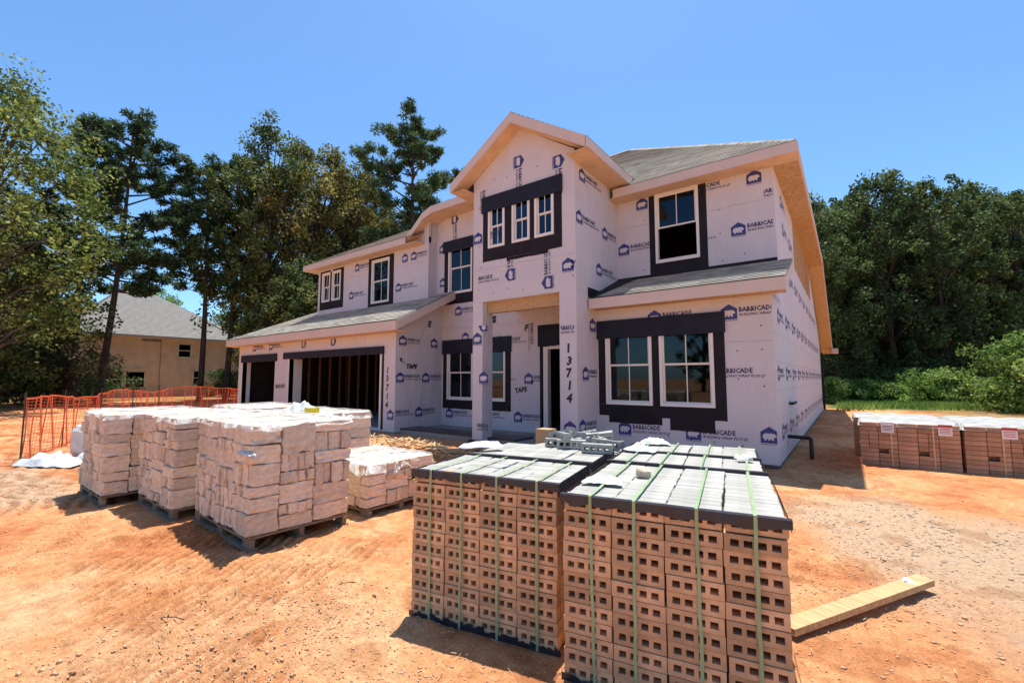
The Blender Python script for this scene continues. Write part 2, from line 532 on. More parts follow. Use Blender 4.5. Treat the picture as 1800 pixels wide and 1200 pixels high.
def ground_z(x, y):
    x = np.asarray(x, float); y = np.asarray(y, float)
    z = 0.05 * (fbm(x * 0.5, y * 0.5, 4, 1) - 0.47)
    # tracked ripples on the left, running nearly across the view
    u = x * 0.93 + y * 0.37 + 0.12 * np.sin(y * 1.1 + x * .3)
    rip = np.sin((u + 0.42 * fbm(x * 0.9, y * 0.9, 4, 3)) * 2 * math.pi / 0.088)
    amp = smooth(-1.2, -2.4, x) * smooth(3.2, 1.6, y) * smooth(0.28, 0.46, fbm(x * 0.45, y * 0.45, 3, 21))
    amp = amp * (0.35 + 1.1 * vnoise(x * 2.3, y * 2.3, 31))
    z = z + 0.0165 * rip * amp
    # lumps
    l1 = fbm(x * 3.2, y * 3.2, 5, 11)
    rough = 0.25 + 0.75 * smooth(0.42, 0.62, fbm(x * 0.7, y * 0.7, 3, 41))
    z = z + 0.058 * (l1 - 0.47) * rough
    l2 = vnoise(x * 14, y * 14, 15)
    z = z + 0.020 * np.clip(l2 - 0.5, 0, 1) * rough * 2
    l3 = vnoise(x * 31, y * 31, 17)
    z = z + 0.010 * l3 * l3 * (rough + .15)
    # spoil heaped in front of the porch
    z = z + 0.16 * np.exp(-(((x + 8.2) / 1.9) ** 2 + ((y - 6.3) / 0.55) ** 2)) * (0.7 + 0.6 * l1)
    # wheel ruts curving across the left foreground
    for off in (0.0, 0.55):
        dd = np.hypot(x + 1.2, y + 3.4) - (5.6 + off * 1.0) + .1 * (l1 - .47)
        z = z - 0.022 * np.exp(-(dd / 0.11) ** 2) * smooth(-.9, -1.6, x) + 0.012 * np.exp(-((np.abs(dd) - .2) / 0.06) ** 2) * smooth(-.9, -1.6, x)
    # dry furrow on the right
    z = z - 0.03 * np.exp(-((x * 0.6 + y * 0.8 - 7.6) / 0.22) ** 2) * smooth(0.6, 1.6, x)
    return z

def graded(c, fine, half, far, growth):
    a = [c]; step = fine
    while a[-1] < far:
        if a[-1] - c > half: step *= growth
        a.append(a[-1] + step)
    b = [c]; step = fine
    while b[-1] > -far:
        if c - b[-1] > half: step *= growth
        b.append(b[-1] - step)
    return np.array(b[:0:-1] + a)
gx = graded(-2.2, 0.024, 3.0, 900, 1.034)
gy = graded(2.2, 0.024, 2.2, 900, 1.034)
X, Y = np.meshgrid(gx, gy)
Z = ground_z(X, Y)
far_f = smooth(40, 18, np.hypot(X, Y))
Z = Z * far_f
# keep the ground below the slab and flat under the stacks
under = ((X > -19.5) & (X < -1.0) & (Y > 8.9) & (Y < 25))
Z = np.where(under, -0.05, Z)
gv = np.stack([X.ravel(), Y.ravel(), Z.ravel()], 1)
nx, ny = len(gx), len(gy)
ii = np.arange(nx * ny).reshape(ny, nx)
gq = np.stack([ii[:-1, :-1].ravel(), ii[:-1, 1:].ravel(), ii[1:, 1:].ravel(), ii[1:, :-1].ravel()], 1)
gme = np_mesh('ground', gv, gq, [M['ground']])
ca = gme.color_attributes.new('zone', 'FLOAT_COLOR', 'POINT')
zr = gravel_mask(X, Y)
fx_ = fbm(X * 0.35, Y * 0.35, 4, 61) - 0.47
depth = -0.6 * X + 0.8 * Y
zg = smooth(20.0, 23.5, depth + 9 * fx_) * smooth(-1.5, -0.6, X)
zg2 = smooth(12.5, 15.5, depth + 3 * fx_) * smooth(1.5, 4, X) * 0.6
zg3 = smooth(27, 31, depth + 5 * fx_) * smooth(-10, -14, X) * 0.55
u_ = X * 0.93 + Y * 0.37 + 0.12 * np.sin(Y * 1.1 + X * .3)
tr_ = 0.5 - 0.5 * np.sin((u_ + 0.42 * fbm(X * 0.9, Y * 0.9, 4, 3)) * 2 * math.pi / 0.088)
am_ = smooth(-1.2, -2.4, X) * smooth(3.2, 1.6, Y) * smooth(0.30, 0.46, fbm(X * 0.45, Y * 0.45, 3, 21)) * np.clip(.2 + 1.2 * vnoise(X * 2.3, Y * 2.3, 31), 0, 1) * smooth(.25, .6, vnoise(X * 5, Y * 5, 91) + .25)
zb_ = np.clip(1.5 * tr_ ** 2 * am_ + .55 * smooth(.56, .66, fbm(X * 3.2, Y * 3.2, 5, 11)), 0, 1)  # trough darkening replaces shading the sun leaves out of the ripples; lumps darker too
zone = np.stack([zr.ravel(), np.maximum(np.maximum(zg, zg2), zg3).ravel(), zb_.ravel(), np.ones(X.size)], 1)
ca.data.foreach_set('color', zone.astype(np.float32).ravel())
gme.shade_smooth()
ground = bpy.data.objects.new('ground', gme)
COL.objects.link(ground)
ground['kind'] = 'structure'
ground['label'] = 'bare orange sand of the building lot with track ripples and clods'

# --- clods and pebbles, real geometry, joined
def scatter_rocks(name, pts, sizes, material, label, seed, sink=0.25):
    rng = np.random.default_rng(seed)
    base = np.array([(1, 0, 0), (-1, 0, 0), (0, 1, 0), (0, -1, 0), (0, 0, 1), (0, 0, -1)], float)
    tris = np.array([(0, 2, 4), (2, 1, 4), (1, 3, 4), (3, 0, 4), (2, 0, 5), (1, 2, 5), (3, 1, 5), (0, 3, 5)])
    n = len(pts)
    j = base[None] * (0.6 + 0.8 * rng.random((n, 6, 1))) + rng.normal(0, 0.18, (n, 6, 3))
    a = rng.random(n) * 6.28
    c, s = np.cos(a)[:, None], np.sin(a)[:, None]
    xx = j[..., 0] * c - j[..., 1] * s; yy = j[..., 0] * s + j[..., 1] * c
    j = np.stack([xx, yy * 0.8, j[..., 2] * 0.6], -1) * sizes[:, None, None]
    z = ground_z(pts[:, 0], pts[:, 1])
    cen = np.stack([pts[:, 0], pts[:, 1], z + sizes * sink], 1)
    v = (j + cen[:, None]).reshape(-1, 3)
    q = (tris[None] + (np.arange(n) * 6)[:, None, None]).reshape(-1, 3)
    me = np_mesh(name, v, q, [material])
    o = bpy.data.objects.new(name, me); COL.objects.link(o)
    return tag(o, label, 'clods' if 'clod' in name else 'gravel', kind='stuff')
rng = np.random.default_rng(3)
def view_pts(n, zmin, zmax, rng, pw=1.0):
    z = zmin + (zmax - zmin) * rng.random(n) ** pw
    u = -1.25 + 2.5 * rng.random(n)
    return np.stack([z * (-.6 + .8 * u), z * (.8 + .6 * u)], 1)
p = view_pts(150000, 1.3, 11, rng, 1.4)
k = fbm(p[:, 0] * 0.7, p[:, 1] * 0.7, 3, 41)
p = p[(rng.random(len(p)) < 0.10 + 0.9 * smooth(0.42, 0.60, k)) & ~((p[:, 0] > -20) & (p[:, 0] < -1) & (p[:, 1] > 8.5))]
p = np.concatenate([p, np.stack([rng.normal(.6, 1.0, 5000), rng.normal(3.3, 1.5, 5000)], 1), np.stack([rng.normal(-2.6, .9, 4000), rng.normal(1.5, .5, 4000)], 1)])
scatter_rocks('dirt_clods', p, 0.0022 + 0.008 * rng.random(len(p)) ** 4 + 0.011 * (rng.random(len(p)) < 0.006), M['clod'],
              'small orange dirt clods and crumbs scattered over the bare sand', 5)
p = view_pts(90000, 3.5, 16, rng, 0.8)
gm = gravel_mask(p[:, 0], p[:, 1])
p = p[rng.random(len(p)) < gm * 0.6]
scatter_rocks('gravel', p, 0.005 + 0.011 * rng.random(len(p)) ** 2, M['gravel'],
              'grey and tan gravel drifted across the sand beside the house and at the far left', 6)

# ================================================================== HOUSE
HO = (-8.0, 7.8, 0.0)
house = empty('house_under_construction', HO, 'large two-storey house under construction wrapped in white printed building wrap with black-taped windows', 'house')
ORIGIN[house.name] = HO
SL = 0.12      # slab top
T = 0.15
A, B, C, D, F, E = 8.7, 9.85, 7.8, 9.2, 9.55, 7.8
XR = -0.97

def cells(a0, a1, b0, b1, holes):
    xs = sorted({a0, a1, *[h[0] for h in holes], *[h[1] for h in holes]})
    zs = sorted({b0, b1, *[h[2] for h in holes], *[h[3] for h in holes]})
    for i in range(len(xs) - 1):
        for j in range(len(zs) - 1):
            cx, cz = (xs[i] + xs[i + 1]) / 2, (zs[j] + zs[j + 1]) / 2
            if not any(h[0] < cx < h[1] and h[2] < cz < h[3] for h in holes):
                yield xs[i], xs[i + 1], zs[j], zs[j + 1]
def wall_y(y, x0, x1, z0, z1, holes=(), name='wall', m=None, t=T, parent=None):
    mb = MB()
    for a, b, c, d in cells(x0, x1, z0, z1, holes):
        mb.poly([(a, y, c), (b, y, c), (b, y, d), (a, y, d)])
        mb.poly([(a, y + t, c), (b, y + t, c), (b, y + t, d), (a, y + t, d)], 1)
    for a, b, c, d in list(holes) + [(x0, x1, z0, z1)]:
        for p_, q_ in (((a, c), (b, c)), ((b, c), (b, d)), ((b, d), (a, d)), ((a, d), (a, c))):
            mb.poly([(p_[0], y, p_[1]), (q_[0], y, q_[1]), (q_[0], y + t, q_[1]), (p_[0], y + t, p_[1])], 2)
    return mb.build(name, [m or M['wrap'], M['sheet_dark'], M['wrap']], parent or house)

def window(plane_y, x0, x1, z0, z1, single_grille=True, open_lower=False, mid=0.5, slim=False):
    """double hung window: frame, two sashes, panes, muntins"""
    y = plane_y
    fw = 0.055
    yo, yi = y - 0.03, y + 0.07
    f = MB()
    f.box(x0, x0 + fw, yo, yi, z0, z1); f.box(x1 - fw, x1, yo, yi, z0, z1)
    f.box(x0 + fw, x1 - fw, yo, yi, z0, z0 + fw); f.box(x0 + fw, x1 - fw, yo, yi, z1 - fw, z1)
    fr = f.build('window', M['vinyl'], house)
    zm = z0 + (z1 - z0) * mid
    sw = 0.032
    a, b = x0 + fw, x1 - fw
    def sash(zb, zt, yy):
        s = MB()
        s.box(a, a + sw, yy, yy + 0.03, zb, zt); s.box(b - sw, b, yy, yy + 0.03, zb, zt)
        s.box(a + sw, b - sw, yy, yy + 0.03, zb, zb + sw); s.box(a + sw, b - sw, yy, yy + 0.03, zt - sw, zt)
        s.build('sash', M['vinyl'], fr)
        MB().box(a + sw, b - sw, yy + 0.012, yy + 0.018, zb + sw, zt - sw).build('pane', M['glass'], fr)
        cx = (a + b) / 2
        MB().box(cx - 0.009, cx + 0.009, yy + 0.004, yy + 0.0105, zb + sw, zt - sw).build('muntin', M['vinyl'], fr)
    sash(zm - 0.005, z1 - fw, y + 0.012)
    if open_lower:
        sash(zm - 0.02 + 0.10, z1 - fw - 0.01, y + 0.045)
        MB().box(a, b, y + 0.01, y + 0.04, z0 + fw, z0 + fw + 0.03).build('sash', M['vinyl'], fr)
    else:
        sash(z0 + fw, zm + 0.02, y + 0.034)
    return fr

def tape(y, rects, name='flashing_tape', m=None, jag=0.006):
    """black self-adhesive flashing round the windows, a few mm proud of the wrap"""
    mb = MB()
    for k, (a, b, c, d, off) in enumerate(rects):
        n = max(2, int((b - a) / 0.12))
        low = [c + (random.uniform(-jag, jag) if jag and 0 < i < n else 0) for i in range(n + 1)]
        xs = [a + (b - a) * i / n for i in range(n + 1)]
        for i in range(n):
            mb.poly([(xs[i], y - off, low[i]), (xs[i + 1], y - off, low[i + 1]), (xs[i + 1], y - off, d), (xs[i], y - off, d)])
        mb.poly([(a, y, low[0]), (a, y - off, low[0]), (a, y - off, d), (a, y, d)])
        mb.poly([(b, y, low[-1]), (b, y - off, low[-1]), (b, y - off, d), (b, y, d)])
        mb.poly([(a, y, d), (b, y, d), (b, y - off, d), (a, y - off, d)])
    return mb.build(name, m or M['tape'], house)

def surround(y, tx0, tx1, tz0, tz1, wins, flap=None, off=0.006, notch=0.0):
    """tape strips between/around the windows; flap hangs over the window heads"""
    rects = []
    xs = sorted(wins)
    lo = min(w[2] for w in wins); hi = max(w[3] for w in wins)
    rects.append((tx0, tx1, tz0, lo, off))
    rects.append((tx0, xs[0][0], lo, tz1, off))
    rects.append((xs[-1][1], tx1, lo, tz1, off))
    for p_, q_ in zip(xs, xs[1:]):
        rects.append((p_[1], q_[0], lo, hi, off + 0.001))
    for w in xs:
        if tz1 > w[3]: rects.append((w[0], w[1], w[3], tz1, off))
    tape(y, rects)
    if flap:
        tape(y, [(flap[0], flap[1], flap[2], flap[3], 0.042)], 'head_flashing', M['flap'], 0.008)

# ---- window lists (x0,x1,z0,z1)
WA = [(-4.05, -3.07, 0.97, 2.56), (-2.92, -1.93, 0.97, 2.56)]
WB = [(-3.32, -2.38, 4.07, 5.67)]
WC = [(-6.53, -6.05, 4.50, 5.50), (-5.84, -5.36, 4.50, 5.50), (-5.23, -4.75, 4.50, 5.50)]
WD = [(-12.92, -11.97, 4.03, 5.53)]
WD2 = [(-16.04, -15.50, 4.40, 5.52), (-15.36, -14.80, 4.40, 5.52)]
WF = [(-9.57, -8.60, 4.03, 5.58)]
WF2 = [(-9.58, -8.55, 0.88, 2.45), (-8.44, -7.38, 0.88, 2.45)]

# ---- slab and walls
MB().box(-19.5, XR - 0.03, D - 0.2, 25.0, -0.2, SL).box(-19.5, -9.84, E + 0.03, D - 0.2, -0.2, SL - 0.001).box(-9.84, -4.3, 8.0, D - 0.2, -0.2, SL - 0.002).build('slab', M['concrete'], house)
wall_y(A, -4.249, XR, 0.06, 3.02, WA)
wall_y(B, -4.25, XR - T - .001, 3.02, 5.86, WB)
wall_y(D, -16.34, -10.1, 3.0, 5.86, WD + WD2)
wall_y(F, -10.1, -4.41, SL, 6.75, WF + WF2 + [(-6.15, -5.30, SL + 0.01, 2.28)])
GH = [(-19.25, -16.60, 0.13, 2.16), (-15.55, -10.46, 0.13, 2.20)]
wall_y(E, -19.62, -9.81, 0.06, 3.0, GH)
# dormer side and the end of the upper left wall
MB().box(-10.1 - T, -10.1, D + T + 0.001, F - .001, 3.0, 5.86).box(-10.25, -10.1, D + T + 0.001, F - .001, 5.861, 6.5).build('wall', M['wrap'], house)
MB().box(-9.81 - T, -9.81, E + T, F - 0.001, 0.06, 3.0).prism([(-9.81, E + T, 3.001), (-9.81, F - 0.001, 3.001), (-9.81, F - .001, 3.95), (-9.81, E + T, 3.08)], (-T, 0, 0)).build('wall', M['wrap'], house)
MB().box(-16.34, -16.34 + T, D + T, 19.5, 3.0, 5.86).build('wall', M['wrap'], house)
MB().box(-19.62, -19.62 + T, E + T, 17.0, 0.06, 3.0).build('wall', M['wrap'], house)
MB().box(-16.34, XR - T, 19.5, 19.65, SL, 5.86).build('wall', M['wrap'], house)
# right side wall: polygon in the X plane
side = [(A + T + .001, 0.06), (25.0, 0.06), (25.0, 3.2), (19.7, 5.62), (19.7, 5.86), (B, 5.86), (B, 3.66), (A + T + .001, 3.14)]
MB().prism([(XR, a, b) for a, b in side], (-T, 0, 0)).build('wall', M['wrap'], house)
# tower: front panel over the porch opening, two legs, gable
gz0, gsl = 6.0, 0.646
tw = MB()
cxm = (-7.0 - 4.25) / 2
WCc = WC
for a, b, c, d in cells(-7.0, -4.25, 3.27, 5.95, WCc):
    tw.poly([(a, C, c), (b, C, c), (b, C, d), (a, C, d)])
for a, b, c, d in WCc:
    for p_, q_ in (((a, c), (b, c)), ((b, c), (b, d)), ((b, d), (a, d)), ((a, d), (a, c))):
        tw.poly([(p_[0], C, p_[1]), (q_[0], C, q_[1]), (q_[0], C + T, q_[1]), (p_[0], C + T, p_[1])])
tw.poly([(-7.0, C, 5.95), (-4.25, C, 5.95), (-4.25, C, 6.195), (cxm, C, 7.09), (-7.0, C, 6.195)])
tw.poly([(-7.0, C, 3.27), (-4.25, C, 3.27), (-4.25, C + T, 3.27), (-7.0, C + T, 3.27)])
tw.build('wall', M['wrap'], house)
MB().prism([(-4.25, C + .002, 3.272), (-4.25, B - .001, 3.272), (-4.25, B - .001, 6.0), (-4.25, C + .002, 6.0)], (-T, 0, 0)).build('wall', M['wrap'], house)
MB().box(-7.0, -7.0 + T, C + 0.002, F - 0.001, 3.272, 6.0).build('wall', M['wrap'], house)
MB().box(-4.25 - T, -4.25, C + 0.35, B - .002, 0.06, 3.27).build('wall', M['wrap'], house)
MB().box(-7.0, -6.70, C, C + 0.36, 0.10, 3.268).build('porch_post', M['wrap'], house)
MB().box(-4.64, -4.25, C, C + 0.349, 0.04, 3.268).build('porch_post', M['wrap'], house)
MB().box(-7.06, -6.62, C - 0.06, C + 0.42, -0.1, 0.10).build('post_footing', M['pipe'], house)
MB().box(-6.84, -4.41, C + T + .01, F - 0.003, 3.29, 3.33).build('porch_ceiling', M['osb'], house)
MB().box(-6.69, -4.64, C + 0.152, C + 0.30, 3.02, 3.268).prism([(-6.4, C + .6, 3.22), (-5.0, C + .75, 3.16), (-5.0, C + .9, 3.16), (-6.4, C + .75, 3.22)], (0, 0, .06)).build('porch_beam', M['osb'], house)
# interior: floors and partitions so the openings look into rooms
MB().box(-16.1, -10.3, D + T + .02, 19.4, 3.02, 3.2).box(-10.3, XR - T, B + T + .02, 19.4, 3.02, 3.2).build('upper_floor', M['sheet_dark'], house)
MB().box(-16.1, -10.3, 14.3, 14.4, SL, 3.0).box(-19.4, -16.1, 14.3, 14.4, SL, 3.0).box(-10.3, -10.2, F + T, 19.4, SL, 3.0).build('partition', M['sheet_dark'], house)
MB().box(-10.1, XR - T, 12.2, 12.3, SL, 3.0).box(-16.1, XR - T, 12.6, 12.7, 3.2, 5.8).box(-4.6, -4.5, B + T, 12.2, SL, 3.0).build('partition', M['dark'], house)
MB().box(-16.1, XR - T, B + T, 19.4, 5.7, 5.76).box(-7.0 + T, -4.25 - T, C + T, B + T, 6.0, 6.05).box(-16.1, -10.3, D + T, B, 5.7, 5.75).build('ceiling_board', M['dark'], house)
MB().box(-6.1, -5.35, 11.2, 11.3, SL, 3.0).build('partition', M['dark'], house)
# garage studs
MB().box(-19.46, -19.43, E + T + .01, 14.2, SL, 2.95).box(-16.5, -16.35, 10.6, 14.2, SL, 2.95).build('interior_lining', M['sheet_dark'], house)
st = 0
for x in np.arange(-15.9, -10.4, 0.42):
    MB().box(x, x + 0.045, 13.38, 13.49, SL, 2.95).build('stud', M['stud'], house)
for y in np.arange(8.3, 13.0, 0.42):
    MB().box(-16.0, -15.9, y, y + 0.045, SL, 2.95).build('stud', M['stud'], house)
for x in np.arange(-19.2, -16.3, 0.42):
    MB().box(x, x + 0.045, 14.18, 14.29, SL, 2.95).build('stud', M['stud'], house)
# garage opening jambs and header flashing
for xj, dj in ((-10.46, .3), (-15.61, .45), (-19.31, .3)):
    MB().box(xj, xj + .06, E - 0.02, E + dj, 0.13, 2.18).build('door_jamb', M['vinyl'], house)
tape(E, [(-15.95, -10.3, 2.18, 2.40, 0.045)], 'head_flashing', M['flap'], 0.015)
tape(E, [(-19.35, -16.45, 2.12, 2.40, 0.045)], 'head_flashing', M['flap'], 0.015)
MB().box(-10.38, -10.30, E - 0.009, E - 0.002, 0.1, 2.2).build('flashing_tape', M['tape'], house)
# entry door opening
MB().box(-6.15, -6.02, F - 0.03, F + 0.12, SL, 2.30).box(-5.36, -5.30, F - 0.03, F + 0.12, SL, 2.30).box(-6.02, -5.36, F - 0.03, F + 0.12, 2.24, 2.30).build('door_frame', M['vinyl'], house)
tape(F, [(-6.32, -5.1, 2.31, 2.86, 0.03)], 'head_flashing', M['flap'], 0.02)
tape(F, [(-6.27, -6.15, 0.2, 2.4, 0.008)])

for w in WA: window(A, *w)
for w in WB: window(B, *w, open_lower=True)
for w in WC: window(C, *w)
for w in WD: window(D, *w)
for w in WD2: window(D, *w)
for w in WF: window(F, *w)
for w in WF2: window(F, *w)
surround(A, -4.22, -1.74, 0.74, 2.60, WA, (-4.24, -1.72, 2.33, 2.71))
tape(A, [(-4.0, -2.9, 0.60, 0.75, 0.007), (-2.75, -1.95, 0.52, 0.75, 0.0075)])
surround(B, -3.46, -2.22, 3.80, 5.74, WB)
surround(C, -6.70, -4.56, 4.20, 5.62, WC, (-6.72, -4.54, 5.36, 5.74))
tape(C, [(-6.0, -4.9, 4.13, 4.2, 0.0065)])
surround(D, -13.12, -11.75, 3.90, 5.62, WD)
surround(D, -16.20, -14.62, 4.10, 5.60, WD2)
surround(F, -9.76, -8.42, 3.72, 5.64, WF, (-9.80, -8.40, 5.32, 5.68))
surround(F, -9.76, -7.20, 0.62, 2.50, WF2, (-9.78, -7.18, 2.22, 2.64))

# ---- printed wrap logos
BEAR = [(-.40, .10), (-.42, .28), (-.36, .42), (-.22, .50), (-.05, .47), (.08, .50), (.18, .47), (.26, .50), (.30, .44), (.38, .38), (.43, .28),
        (.40, .22), (.30, .20), (.24, .12), (.26, .04), (.24, -.02), (.15, -.02), (.13, .06), (.05, .10), (.02, -.02), (-.08, -.02), (-.07, .08), (-.16, .10), (-.20, -.02), (-.32, -.02), (-.30, .06)]
_tcache = {}
def text_geo(s, size, bold=0.0, shear=0.0):
    key = (s, size, bold, shear)
    if key in _tcache: return _tcache[key]
    cu = bpy.data.curves.new('txt', 'FONT')
    cu.body = s; cu.size = size; cu.offset = bold; cu.shear = shear; cu.resolution_u = 1
    o = bpy.data.objects.new('txt', cu); COL.objects.link(o)
    dg = bpy.context.evaluated_depsgraph_get(); dg.update()
    me = bpy.data.meshes.new_from_object(o.evaluated_get(dg))
    v = [(p.co.x, p.co.y) for p in me.vertices]
    f = [tuple(p.vertices) for p in me.polygons]
    bpy.data.objects.remove(o); bpy.data.curves.remove(cu); bpy.data.meshes.remove(me)
    _tcache[key] = (v, f)
    return v, f
_lcache = {}
def logo_mesh(text=True, clip=(-9, 9), icon=True, only=None):
    """local u (right), w (up); icon centred at 0, about 0.27 m wide, text to the right"""
    key = (text, clip, icon)
    if key in _lcache: return _lcache[key]
    vs, fs, ms = [], [], []
    def add(v, f, mi, ox, oy, off, sx=1.0, sy=1.0):
        i = len(vs)
        vs.extend([(ox + a * sx, -off, oy + b * sy) for a, b in v])
        fs.extend([tuple(i + k for k in q) for q in f]); ms.extend([mi] * len(f))
    if icon:
        add([(-.135, -.125), (.135, -.125), (.135, .06), (.0, .15), (-.135, .06)], [(0, 1, 2, 3, 4)], 0, 0, 0, 0.003)
        sc = 0.245
        add([(a * sc, b * sc * 0.95) for a, b in BEAR], [tuple(range(len(BEAR)))], 1, 0.0, -0.075, 0.0045)
        add([(-.135, -.15), (.135, -.15), (.135, -.14), (-.135, -.14)], [(0, 1, 2, 3)], 0, 0, 0, 0.003)
    if text:
        v, f = text_geo('BARRICADE', 0.118, 0.004)
        wd = max(p[0] for p in v)
        add(v, f, 2, 0.16, 0.0, 0.003, 0.55 / wd, 1.0)
        v, f = text_geo('BUILDING WRAP PLUS LP', 0.066, 0.0012, 0.2)
        wd = max(p[0] for p in v)
        add(v, f, 2, 0.165, -0.075, 0.003, 0.74 / wd, 1.0)
    me = bpy.data.meshes.new('wrap_print')
    me.from_pydata(vs, [], fs)
    for mm in (M['blue_ink'], M['wrap_print_back'], M['navy_ink']): me.materials.append(mm)
    me.polygons.foreach_set('material_index', ms)
    bm = bmesh.new(); bm.from_mesh(me)
    big = [f for f in bm.faces if len(f.verts) > 6]
    bmesh.ops.triangulate(bm, faces=big + [f for f in bm.faces if len(f.verts) == 5])
    bm.edges.ensure_lookup_table()
    bmesh.ops.subdivide_edges(bm, edges=[e for e in bm.edges if e.calc_length() > .12], cuts=2, use_grid_fill=True)
    for side_, cv in ((-1, clip[0]), (1, clip[1])):
        if abs(cv) < 5:
            g = bm.verts[:] + bm.edges[:] + bm.faces[:]
            bmesh.ops.bisect_plane(bm, geom=g, plane_co=(cv, 0, 0), plane_no=(side_, 0, 0), clear_outer=True)
    bm.to_mesh(me); bm.free()
    _lcache[key] = me
    return me
def logo(plane, v, h, z, text=True, clip=(-9, 9), rot=0, icon=True, s=1.0):
    """plane 'Y': wall facing -Y at y=v, h = x ; plane 'X': wall facing +X at x=v, h = y"""
    me = logo_mesh(text, clip, icon)
    if plane == 'Y':
        loc = (h - HO[0], v - 0.001 - HO[1], z - HO[2]); r = (0, R(rot), 0)
    else:
        loc = (v + 0.001 - HO[0], h - HO[1], z - HO[2])
        r = (Matrix.Rotation(R(90), 3, 'Z') @ Matrix.Rotation(R(rot), 3, 'Y')).to_euler()
    if plane == 'Y':
        holes = {A: WA, B: WB, C: WC, D: WD + WD2, F: WF + WF2 + [(-6.15, -5.30, SL, 2.3)], E: GH}.get(v, [])
        mx_ = Matrix.Translation((h, 0, z)) @ Matrix.Rotation(R(rot), 4, 'Y')
        bm = bmesh.new(); bm.from_mesh(me)
        kill = []
        for f in bm.faces:
            c = mx_ @ f.calc_center_median()
            if any(a - .0 < c.x < b + .0 and c_ < c.z < d_ for a, b, c_, d_ in holes): kill.append(f)
        if kill:
            me = me.copy()
            bmesh.ops.delete(bm, geom=kill, context='FACES'); bm.to_mesh(me)
        bm.free()
        if len(me.polygons) == 0: return None
    return link_mesh('wrap_print', me, house, loc, r, (s, s, s))
P_ = 1.33
# lower right block
for x, z, t, c in [(-1.65, 2.68, True, (-.2, .67)), (-3.0, 2.70, True, (-9, 9)), (-2.02, 1.60, True, (-9, 9)),
                   (-2.33, 0.50, True, (-9, 9)), (-3.66, 0.50, True, (-9, 9)), (-1.10, 0.54, False, (-.2, .11))]:
    logo('Y', A, x, z, t, c)
# upper right block
for x, z, t, c in [(-3.62, 5.53, True, (-9, 9)), (-1.31, 5.53, False, (-9, 9)), (-2.65, 5.55, True, (-9, 9)), (-4.08, 4.53, True, (-.15, 9)),
                   (-1.63, 4.52, True, (-9, .62)), (-2.95, 4.50, True, (-9, 9))]:
    logo('Y', B, x, z, t, c)
logo('Y', B, -1.35, 5.15, True, (.2, .36), icon=False)
# tower front: one roll applied upright (rotated prints), the edges normal
logo('Y', C, -5.66, 6.34, True, rot=90); logo('Y', C, -4.63, 6.04, True, (-9, .8), rot=90)
logo('Y', C, -5.90, 3.80, True, rot=-90); logo('Y', C, -4.92, 3.50, True, rot=-90); logo('Y', C, -6.72, 6.1, True, (.1, .7), rot=90, icon=False)
logo('Y', C, -6.86, 4.81, True, (-.13, .6)); logo('Y', C, -7.12, 3.80, True, (.28, 9)); logo('Y', C, -4.43, 3.80, False)
logo('Y', C, -6.68, 2.72, True, (-9, .0), rot=-90); logo('Y', C, -6.86, 2.42, False, (-.13, .3)); logo('Y', C, -6.66, 1.52, False, (-.3, .14)); logo('Y', C, -7.1, 0.40, True, (.25, .58), icon=False)
logo('Y', C, -4.85, 2.48, True, (.24, .55), icon=False); logo('Y', C, -4.42, 0.52, False, (-.2, .16))
# tower side
for y, z, t, c in [(8.12, 5.75, True, (-9, 9)), (7.97, 4.81, True, (-9, 9)), (9.18, 4.78, True, (-9, .6)), (8.85, 3.88, True, (-9, 9)), (8.50, 2.62, False, (-.14, .2)), (8.16, 1.60, True, (-9, .52)), (8.0, 0.55, True, (-9, .6))]:
    logo('X', -4.25, y, z, t, c)
logo('Y', C, -4.51, 3.80, True, (.14, .25), icon=False)
# upper left wall
for x, z in [(-10.78, 5.36), (-14.12, 4.47), (-11.50, 4.44), (-13.80, 5.44)]:
    logo('Y', D, x, z, True, (-9, .60) if x == -10.78 else (-9, 9))
logo('Y', D, -11.2, 5.36, False)
# centre wall (upper and entry)
logo('Y', F, -9.82, 4.44, True, (-9, .3)); logo('Y', F, -9.33, 6.32, True, (-9, 9), rot=90)
logo('Y', F, -9.15, 3.50, True); logo('Y', F, -9.85, 5.50, False)
logo('Y', F, -9.48, 0.49, True); logo('Y', F, -8.86, 2.70, False); logo('Y', F, -7.60, 2.52, True); logo('Y', F, -6.62, 1.50, True, (-9, .42)); logo('Y', F, -6.96, 0.50, True, (-9, .68))
logo('Y', F, -7.95, 1.52, True); logo('Y', F, -8.3, 0.5, True, (-9, 9)); logo('Y', F, -6.55, 3.1, True, (.16, 9), rot=90, icon=False)
# garage side and garage front
for y, z, t in [(8.04, 2.55, True), (9.21, 2.55, False), (8.90, 1.53, True), (8.66, 0.56, True)]:
    logo('X', -9.81, y, z, t, (-9, .6))
logo('X', -9.81, 7.97, 1.53, True, (-.14, 9)); logo('Y', E, -9.98, 0.52, False); logo('X', -9.81, 7.6, .56, True, (.22, 9), icon=False)
for x, z, r_, t in [(-18.30, 2.68, 0, True), (-16.98, 2.68, 0, True), (-14.63, 2.66, 90, False), (-12.85, 2.66, 90, False)]:
    logo('Y', E, x, z, t, rot=r_)
# long right side wall, rows repeating along the depth
for row, (z, y0, y1) in enumerate([(0.56, 9.4, 24.2), (1.60, 9.0, 24.4), (2.66, 9.2, 24.0), (3.76, 10.3, 21.8), (4.72, 10.5, 13.8), (5.3, 10.2, 11.5)]):
    y = y0 + 0.15 * row
    while y < y1:
        logo('X', XR, y, z); y += P_

